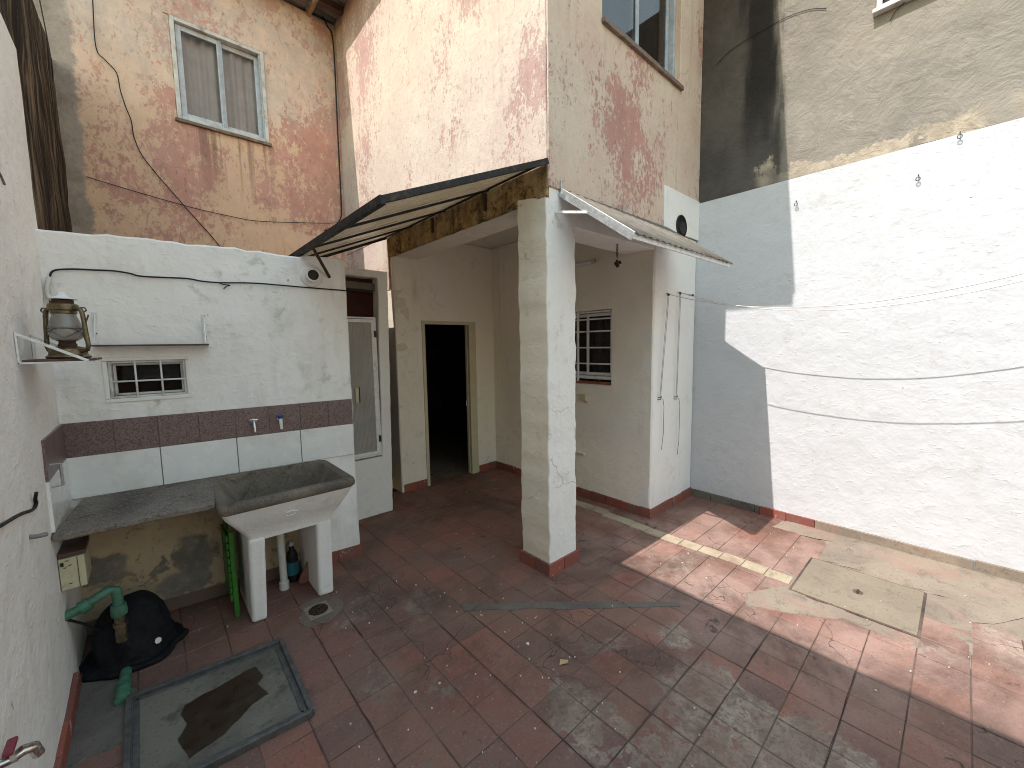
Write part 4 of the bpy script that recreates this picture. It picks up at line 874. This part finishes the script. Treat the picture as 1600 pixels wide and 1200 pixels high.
# pump under rubber cover
pc = (-.165,2.88,0)
pm_ = thing('water_pump', 'water pump under a black rubber cover in the corner', 'pump', pc)
g = G(); g.lathe([(.205,.002),(.212,.012),(.208,.026),(.190,.030),(.178,.022),(.165,.024),(.160,.045),(.158,.07),(.155,.10),(.149,.14),(.140,.18),(.128,.22),(.112,.25),(.095,.274),(.075,.290),(.05,.300),(.03,.305),(.004,.306)],pc,56,wob=.13,cap=False); cv = g.build('rubber_cover', M['rubber'], pm_, smooth=True)
g = G(); g.lathe([(.016,0),(.010,.004),(.002,.005)],(-.070,2.742,.085),7,(.5,-.8,.35)); g.build('paint_splash', M['paint_chip'], pm_)
g = G(); g.tube([(-.20,2.735,.16),(-.20,2.735,.30)],[.024,.02],12); g.lathe([(.028,0),(.028,.022)],(-.20,2.735,.235),8); g.build('brass_union', M['brass'], pm_)
gp = thing('green_pipe', 'green water pipe bending from the white wall down to the pump', 'pipe', (-.28,2.73,.4))
g = G(); g.tube([(-.38,2.70,.385),(-.33,2.71,.395),(-.27,2.725,.42),(-.222,2.733,.438),(-.204,2.735,.425),(-.20,2.735,.385),(-.20,2.735,.30)],.021,14); smooth_by_angle(g.build('pipe', M['pvcgreen'], gp))
for pf,c_,ax_ in (([(.030,0),(.032,.01),(.032,.03),(.029,.055)],(-.20,2.735,.295),None),([(.031,0),(.031,.035)],(-.325,2.711,.396),(.9,.15,.35))):
    g = G(); g.lathe(pf,c_,14,ax_); smooth_by_angle(g.build('coupling', M['pvcgreen'], gp))
g = G(); g.tube([(-.37,2.72,.36),(-.33,2.76,.30),(-.28,2.80,.22),(-.24,2.86,.18)],.006,8); g.build('cable', M['black'], gp)
gq = thing('green_pipe', 'short green pipe end lying beside the steel framed cover', 'pipe', (-.2,2.55,0))
g = G(); g.tube([(-.196,2.68,.024),(-.200,2.60,.024),(-.207,2.46,.024)],.022,14); smooth_by_angle(g.build('pipe', M['pvcgreen'], gq))
for y_,l_ in ((2.585,.03),(2.53,.06)):
    g = G(); g.lathe([(.0275,0),(.0275,l_)],(-.202,y_,.026),14,(0,-1,0)); smooth_by_angle(g.build('coupling', M['pvcgreen'], gq))
# electric box
eb = thing('switch_box', 'ivory metal switch box with a brown top under the counter slab', 'box', (bL+.05,2.75,.6))
g = G(); g.box(bL+.004,bL+.086,2.67,2.86,.52,.668); g.build('body', M['meter'], eb, bevel=.003)
g = G(); g.box(bL+.002,bL+.090,2.675,2.87,.669,.690); g.build('lid', M['board'], eb, bevel=.002)
g = G(); g.box(bL+.062,bL+.064,2.667,2.672,.522,.667); g.build('seam', M['board'], eb)
g = G(); g.box(bL+.010,bL+.020,2.666,2.672,.635,.652); g.build('switch', M['black'], eb)
for x,z in ((.026,.655),(.034,.632),(.018,.624),(.03,.546)): g = G(); g.box(bL+x,bL+x+.010,2.667,2.672,z,z+.003); g.build('mark', M['darkgreen'], eb)
# lantern bracket and lantern
ls = thing('lantern_shelf', 'white triangular bracket shelf carrying the lantern', 'shelf', (bL,2.5,1.55))
for y in (2.44,2.74):
    g = G(); g.bar((bL+.004,y,1.556),(bL+.004,y,1.682),.022,.006,(1,0,0)); g.bar((bL,y,1.560),(bL+.192,y,1.560),.022,.006); g.bar((bL+.006,y,1.672),(bL+.19,y,1.563),.022,.010); g.build('bracket', M['alu'], ls, bevel=.001)
g = G(); g.box(bL+.01,bL+.212,2.445,2.78,1.5645,1.573); g.build('shelf_board', M['board'], ls, bevel=.002)
LC = Vector((-.252,2.60,1.574))
ln = thing('lantern', 'tarnished kerosene lantern with smoky glass globe on the bracket shelf', 'lantern', LC)
def lat(nm, prof, mat, n=24, cap=True): g = G(); g.lathe(prof, LC, n, cap=cap); return smooth_by_angle(g.build(nm, mat, ln), 35)
lat('tank', [(.066,0),(.070,.006),(.066,.012),(.060,.016),(.058,.040),(.048,.048),(.03,.052)], M['brass'])
lat('burner', [(.028,.050),(.030,.058),(.026,.066),(.026,.078),(.034,.082)], M['rust'])
lat('globe', [(.030,.074),(.046,.085),(.054,.105),(.053,.130),(.046,.158),(.038,.182),(.036,.192)], M['globe'], cap=False)
lat('chimney', [(.038,.190),(.041,.193),(.041,.203),(.047,.207),(.048,.226),(.044,.232),(.034,.236)], M['brass'])
lat('crown', [(.026,.230),(.034,.234),(.034,.248),(.028,.252)], M['rust'])
lat('hood', [(.046,.252),(.046,.255),(.024,.262),(.018,.266),(.014,.280),(.004,.284)], M['alu'])
sd_ = Vector((math.cos(-YAW),math.sin(-YAW),0))
for sgn in (-1,1):
    g = G(); q = lambda h,z: LC+sd_*sgn*h+Vector((0,0,z))
    g.tube([q(.040,.212),q(.060,.216),q(.074,.206),q(.080,.185),q(.086,.10),q(.090,.055),q(.084,.036),q(.064,.030),q(.050,.028)],.0085,10); smooth_by_angle(g.build('air_tube', M['brass'], ln))
    g = G(); g.tube([q(.075,.212)+Vector((0,0,.003)),q(.092,.216),q(.098,.205),q(.088,.197)],.003,6); g.build('bail_ear', M['brass'], ln)
g = G()
for a0 in (0,math.pi/2,math.pi,3*math.pi/2):
    g.tube([LC+Vector((.060*math.cos(a0+t),.060*math.sin(a0+t),.085+.045*math.sin(t*1.0)*1.0)) for t in [k*math.pi/10 for k in range(11)]],.0018,6)
g.tube([LC+Vector((.061*math.cos(t),.061*math.sin(t),.128)) for t in [k*math.pi/12 for k in range(25)]],.0018,6,False)
g.build('wire_guard', M['steel'], ln)
g = G(); g.tube([LC+sd_*.085+Vector((0,0,.06)),LC+sd_*.072+Vector((0,0,.10)),LC+sd_*.078+Vector((0,0,.13)),LC+sd_*.105+Vector((0,0,.185))],.003,6); g.build('lift_lever', M['steel'], ln)
# wall shelf above the small window
ws = thing('wall_shelf', 'narrow brown shelf in white brackets above the barred window', 'shelf', wp_(.42,1.63))
g = G(); wbox(g,.165,.668,.004,.085,1.628,1.637); g.build('shelf_board', M['board'], ws, bevel=.001)
for s_ in (.178,.652):
    g = G(); g.bar(wp_(s_,1.638,.003),wp_(s_,1.815,.003),.020,.005,NN); g.bar(wp_(s_+.002,1.642,.08),wp_(s_+.002,1.80,.006),.010,.006,T); g.build('bracket', M['alu'], ws, bevel=.001)
    for z in (1.70,1.79): g = G(); g.lathe([(.004,0),(.003,.003)],wp_(s_,z,.006),8,NN); g.build('screw', M['rust'], ws)

# ================================================================== WIRES
def wire(name, pts, r, mat, label, cat='cable', sub=6):
    P_ = [Vector(p) for p in pts]; out = []
    for i in range(len(P_)-1):
        p0,p1,p2,p3 = P_[max(i-1,0)],P_[i],P_[i+1],P_[min(i+2,len(P_)-1)]
        for k in range(sub):
            t = k/sub; out.append(.5*((2*p1)+(p2-p0)*t+(2*p0-5*p1+4*p2-p3)*t*t+(3*p1-p0-3*p2+p3)*t**3))
    out.append(P_[-1]); g = G(); g.tube(out, r, 6); o = g.build(name, mat, None, smooth=True); return tag(o, label, cat)
yr = 5.262
wire('cable', [(-.10,yr,5.0),(-.115,yr,4.66),(-.127,yr,4.265),(-.075,yr,4.18),(-.01,yr,4.10),(.005,yr,3.95),(.03,yr,3.82),(.057,yr,3.713),(.07,yr,3.55),(.141,yr,3.369),(.399,yr,3.013),(.662,yr,2.658),(.80,yr,2.35)], .0042, M['black'], 'kinked black cable hanging down the pink wall left of the curtained window')
wire('cable', [(-.45,yr-.06,4.9),(-.431,yr-.06,4.5),(-.41,yr-.06,4.15),(-.402,yr-.06,3.93),(-.415,yr-.06,3.83),(-.44,yr-.06,3.81),(-.47,yr-.06,3.88),(-.487,yr-.06,3.96),(-.475,yr-.06,3.98),(-.455,yr-.06,3.965)], .0042, M['black'], 'short black cable end curled into a hook beside the blackened wall')
wire('cable', [(-.278,yr,3.136),(.05,yr,3.08),(.45,yr,3.023),(.75,yr,3.0),(1.002,yr,2.995),(1.4,yr,3.05),(1.82,yr,3.121),(1.90,yr-.01,3.166)], .0036, M['black'], 'thin black cable slung low across the pink wall')
wire('cable', [(1.83,yr,5.46),(1.885,yr,5.38),(1.935,yr-.01,5.2),(1.93,yr-.01,4.2),(1.925,yr-.01,3.35),(1.91,yr-.01,3.2),(1.88,yr-.01,3.15)], .008, M['black'], 'black cable running down the inner corner of the pink walls')
wire('cable', [(bL+.03,3.17,1.66)]+[wp_(s,z,.012) for s,z in ((.022,1.895),(.03,1.97),(.045,2.02),(.107,2.036),(.2,2.04),(.279,2.042),(.34,2.034),(.397,2.022),(.583,2.026),(.66,2.016),(.754,2.014),(.94,2.024),(1.2,2.018),(1.494,2.012))], .0046, M['black'], 'black cable clipped along the top of the white outhouse wall')
wire('conduit', [wp_(.03,1.99,.012),wp_(.018,1.93,.016),wp_(.026,1.88,.02),(-.28,3.10,1.80)], .010, M['wirew'], 'short white cord dropping to the lantern', 'cord')
wire('cable', [wp_(.74,2.015,.012),wp_(.765,2.003,.02),wp_(.80,2.0,.025),wp_(.78,1.992,.02),wp_(.765,1.975,.02)], .003, M['black'], 'loose frayed black wire end below the clipped cable')
wire('cable', [(bL+.006,1.80,1.10),(bL+.006,1.936,1.079),(bL+.006,2.15,1.045),(bL+.008,2.32,1.01),(bL+.01,2.37,1.02),(bL+.012,2.35,1.04),(bL+.02,2.33,1.07)], .006, M['black'], 'black cable stub running along the white side wall')
wire('cable', [(bL+.002,2.246,.93),(bL+.02,2.25,.925),(bL+.04,2.27,.92)], .009, M['wireg'], 'grey cable stub poking from the white side wall')
wire('cable', [(bL+.003,2.5,2.30),(bL+.003,2.557,2.289),(bL+.003,2.60,2.27)], .004, M['wireg'], 'short grey wire on the white side wall above the lantern')
wire('cable', [(bR-.006,1.70,4.15),(bR-.006,1.55,4.22),(bR-.006,1.2,4.25),(bR-.006,1.0,4.22),(bR-.006,.88,4.16)], .0024, M['black'], 'thin black wire across the grey cement near the house corner')
wire('cable', [(bR-.006,.50,3.86),(bR-.006,.46,3.92),(bR-.006,.36,3.96),(bR-.006,.27,3.93)], .0024, M['black'], 'bent black wire below the high window in the grey wall')
# latch on side-wall tiles, tap handle at the foot of the side wall
g = G(); g.tube([(bL+.012,2.70,1.10),(bL+.045,2.70,1.10),(bL+.045,2.70,1.0),(bL+.012,2.70,1.0)],.006,8); tag(smooth_by_angle(g.build('wall_hook', M['galv'])), 'small metal hook on the side wall tiles above the slab', 'hook')
yt = thing('yard_tap', 'chrome yard tap with a dark red handle low on the white wall', 'tap', (bL,1.58,.55))
g = G(); g.lathe([(.02,0),(.012,.01),(.012,.04)],(bL,1.60,.545),12,(1,0,0)); g.tube([(bL+.03,1.60,.545),(bL+.05,1.60,.555),(bL+.066,1.61,.545),(bL+.072,1.615,.515)],[.012,.014,.013,.012],12); smooth_by_angle(g.build('body', M['chrome'], yt))
g = G(); g.box(bL+.02,bL+.04,1.57,1.63,.572,.585); g.build('handle', M['redplastic'], yt, bevel=.004)

# ================================================================== PORCH FITTINGS
lt = thing('tube_light', 'bare fluorescent tube fitting on the porch side wall', 'lamp', (bW,2.7,2.4))
g = G(); g.box(bW-.035,bW-.002,2.44,3.3,2.375,2.405); g.build('batten', M['alu'], lt, bevel=.003)
g = G(); g.tube([(bW-.05,2.46,2.39),(bW-.05,3.28,2.39)],.013,12); g.build('tube', M['pvc'], lt, smooth=True)
g = G(); g.box(bW-.065,bW-.034,2.425,2.462,2.37,2.412); g.build('end_cap', M['ivory'], lt, bevel=.003)
g = G(); g.lathe([(.008,0),(.008,.006)],(bW-.05,2.424,2.392),8,(0,-1,0)); g.build('starter', M['black'], lt)
hk = thing('hanging_pulley', 'rusty pulley block hanging by a chain from the porch beam', 'pulley', (2.885,1.92,2.4))
g = G()
for k in range(6):
    c = Vector((2.883,1.92,2.395-.019*k)); ax = (Vector((1,0,0)) if k%2 else Vector((0,1,0)))
    g.tube([c+ax*.008*math.cos(t)+Vector((0,0,.013*math.sin(t))) for t in [i*math.pi/5 for i in range(11)]],.0028,5,False)
g.build('chain', M['rust'], hk)
for (dx,dy,dz,r) in ((0,0,-.145,.020),(-.024,.0,-.163,.017),(.024,-.01,-.150,.016),(-.012,-.015,-.178,.016),(.014,.012,-.172,.018)):
    g = G(); g.lathe([(r*.6,-.008),(r,-.006),(r*.7,0),(r,.006),(r*.6,.008)],(2.885+dx,1.92+dy,2.40+dz),14,(.3,-1,.2)); smooth_by_angle(g.build('sheave', M['rust'], hk))
sx = thing('power_socket', 'ivory double power socket below the porch window', 'socket', (bW,2.59,1.05))
g = G(); g.box(bW-.03,bW-.001,2.54,2.64,1.02,1.085); g.build('case', M['ivory'], sx, bevel=.004)
g = G(); g.box(bW-.036,bW-.0305,2.545,2.59,1.028,1.078); g.build('outlet', M['ivory'], sx, bevel=.002)
g = G(); g.box(bW-.02,bW-.001,2.535,2.575,1.002,1.018); g.build('plug', M['ivory'], sx, bevel=.002)
g = G(); g.tube([(bW-.012,2.95,.475),(bW-.014,2.72,.468),(bW-.014,2.575,.46)],.014,10); tag(smooth_by_angle(g.build('gas_pipe', M['pvc'])), 'short white pipe stub low on the porch side wall', 'pipe')
# meter panel on the porch side wall
pn = thing('wall_panel', 'large flush painted panel on the porch side wall behind the pillar', 'panel', (bW,3.6,1.8))
g = G(); g.box(bW-.010,bW-.001,3.10,3.885,1.03,2.62); g.build('cover', M['porch'], pn, bevel=.002)
g = G(); g.tube([(bW-.010,3.91,2.78),(bW-.010,3.905,1.9),(bW-.010,3.90,1.05)],.008,8); g.build('conduit', M['porch'], pn)
g = G(); g.lathe([(.028,0),(.028,.016)],(bW,3.90,2.62),14,(-1,0,0)); g.build('junction_box', M['porch'], pn, bevel=.002)
# round vent in the side-room wall
vn = thing('vent_hole', 'round black vent pipe set in the white patch above the awning', 'vent', (3.765,aB,2.665))
g = G(); g.lathe([(.100,-.02),(.100,.006),(.092,.008),(.092,-.06)],(3.765,aB-.016,2.665),32,(0,-1,0),cap=False); smooth_by_angle(g.build('sleeve', M['black'], vn))
g = G(); g.lathe([(.092,0),(.092,.002)],(3.765,aB-.018,2.665),32,(0,-1,0)); g.build('bore', M['rubber'], vn)
g = G(); g.lathe([(.060,0),(.058,.006),(.052,.006)],(3.775,aB-.020,2.650),24,(0,-1,0)); g.build('inner_flue', M['blacksteel'], vn)
# ================================================================== CLOTHESLINES
def quad3(y0,z0,y1,z1,y2,z2):
    def f(y): return z0*(y-y1)*(y-y2)/((y0-y1)*(y0-y2))+z1*(y-y0)*(y-y2)/((y1-y0)*(y1-y2))+z2*(y-y0)*(y-y1)/((y2-y0)*(y2-y1))
    return f
yf = aB-.012
def clothesline(x, xe, f, label, xs, xb, ztop, zb, zt):
    t = thing('clothesline', label, 'clothesline', (x,yf,ztop))
    g = G(); g.tube([(x+(xe-x)*k/60, yf-.02-(3.4)*k/60, f(yf-.02-3.4*k/60)) for k in range(61)],.003,6); g.build('line', M['wirew'], t, smooth=True)
    g = G(); g.tube([(x,yf-.015,ztop),(xb+.006,yf-.01,zb)],.0022,5); g.tube([(x-.022,yf-.015,ztop-.005),(xb-.008,yf-.01,zb)],.0022,5); g.build('drop_cord', M['wireg'], t)
    g = G(); g.tube([(xb,yf-.012,zb),(xb+.035,yf-.018,zb-.01),(xb+.06,yf-.016,zb-.08),(xb+.062,yf-.014,zt+.14),(xb+.048,yf-.014,zt+.08),(xb+.035,yf-.014,zt)],.0026,6); g.build('tail', M['wireg'], t)
    g = G(); g.lathe([(.012,-.004),(.008,0),(.012,.004)],(x-.006,yf-.012,ztop),12,(1,0,0)); g.tube([(x-.006,aB+.004,ztop+.012),(x-.006,yf-.012,ztop+.012)],.003,6); g.build('roller', M['steel'], t)
    g = G(); g.tube([(xb,aB+.004,zb+.008),(xb,yf-.02,zb+.008),(xb,yf-.022,zb+.022)],.004,6); g.tube([(xb-.004,aB+.004,zb-.012),(xb-.004,yf-.02,zb-.012)],.004,6); g.build('cleat', M['steel'], t)
clothesline(3.536, 3.50, quad3(1.80,2.026,.72,1.832,-.28,1.96), 'clothesline from the roller nearer the porch, with a frayed cord end', 0, 3.42, 2.026, 1.098, .62)
clothesline(3.760, 3.78, quad3(1.80,2.055,.62,1.815,-.26,1.935), 'clothesline from the roller nearer the boundary wall, with a straight cord end', 0, 3.73, 2.055, 1.072, .507)
g = G(); g.tube([(3.775,yf-.02,2.058),(3.99,yf-.02,2.052)],.0025,5); g.tube([(3.995,aB+.004,2.055),(3.995,yf-.03,2.055)],.004,6); g.lathe([(.012,-.004),(.008,0),(.012,.004)],(3.995,yf-.02,2.052),10,(1,0,0)); tag(g.build('line_guide', M['steel']), 'small line guide between the rollers and the boundary wall', 'guide')
for (y,z,lab) in ((1.013,2.737,'small eye hook on the white wall beside the shadow edge'),(.292,2.723,'small eye hook on the sunlit white wall below the cream strip'),(.108,2.937,'small eye hook just under the grey cement edge')):
    g = G(); g.tube([(bR+.004,y,z+.02),(bR-.02,y,z+.018),(bR-.024,y,z+.008)],.0035,6); c = Vector((bR-.024,y,z-.012)); g.tube([c+Vector((0,.011*math.cos(t),.013*math.sin(t))) for t in [i*math.pi/8 for i in range(17)]],.0026,6,False)
    tag(g.build('eye_hook', M['steel']), lab, 'hook')
# ================================================================== small debris
g = G(); g.add([(1.415,1.26,.004),(1.45,1.235,.010),(1.47,1.25,.006),(1.44,1.275,.012)],[(0,1,2,3)]); sl_ = g.build('dry_leaf', M['leaf']); sl_.modifiers.new('s','SOLIDIFY').thickness=.001; tag(sl_, 'curled dry leaf lying on the red tiles', 'leaf')
g = G()
for k in range(150):
    x, y = random.uniform(.1,4.0), random.uniform(-.4,2.9)
    if random.random() < .55: x, y = random.gauss(1.15,.5), random.gauss(1.6,.6)
    if x < -.3 or x > 4.0 or (x>bW and y>aB) or (FRAME[0]-.05<x<FRAME[1]+.05 and 1.75<y<2.5): continue
    r = random.uniform(.0015,.0045)*(2.2 if random.random()<.1 else 1); n = random.randint(4,6); a0 = random.random()*6; z = .0055+random.random()*.002
    pts = [(x+r*random.uniform(.5,1.2)*math.cos(a0+2*math.pi*i/n), y+r*random.uniform(.5,1.2)*math.sin(a0+2*math.pi*i/n), z) for i in range(n)]
    g.add([(p[0],p[1],.001) for p in pts]+pts,[tuple(range(n,2*n))]+[(i,(i+1)%n,(i+1)%n+n,i+n) for i in range(n)])
tag(g.build('paint_flakes', M['paint_chip']), 'scattered white paint flakes on the floor tiles', 'debris', kind='stuff')
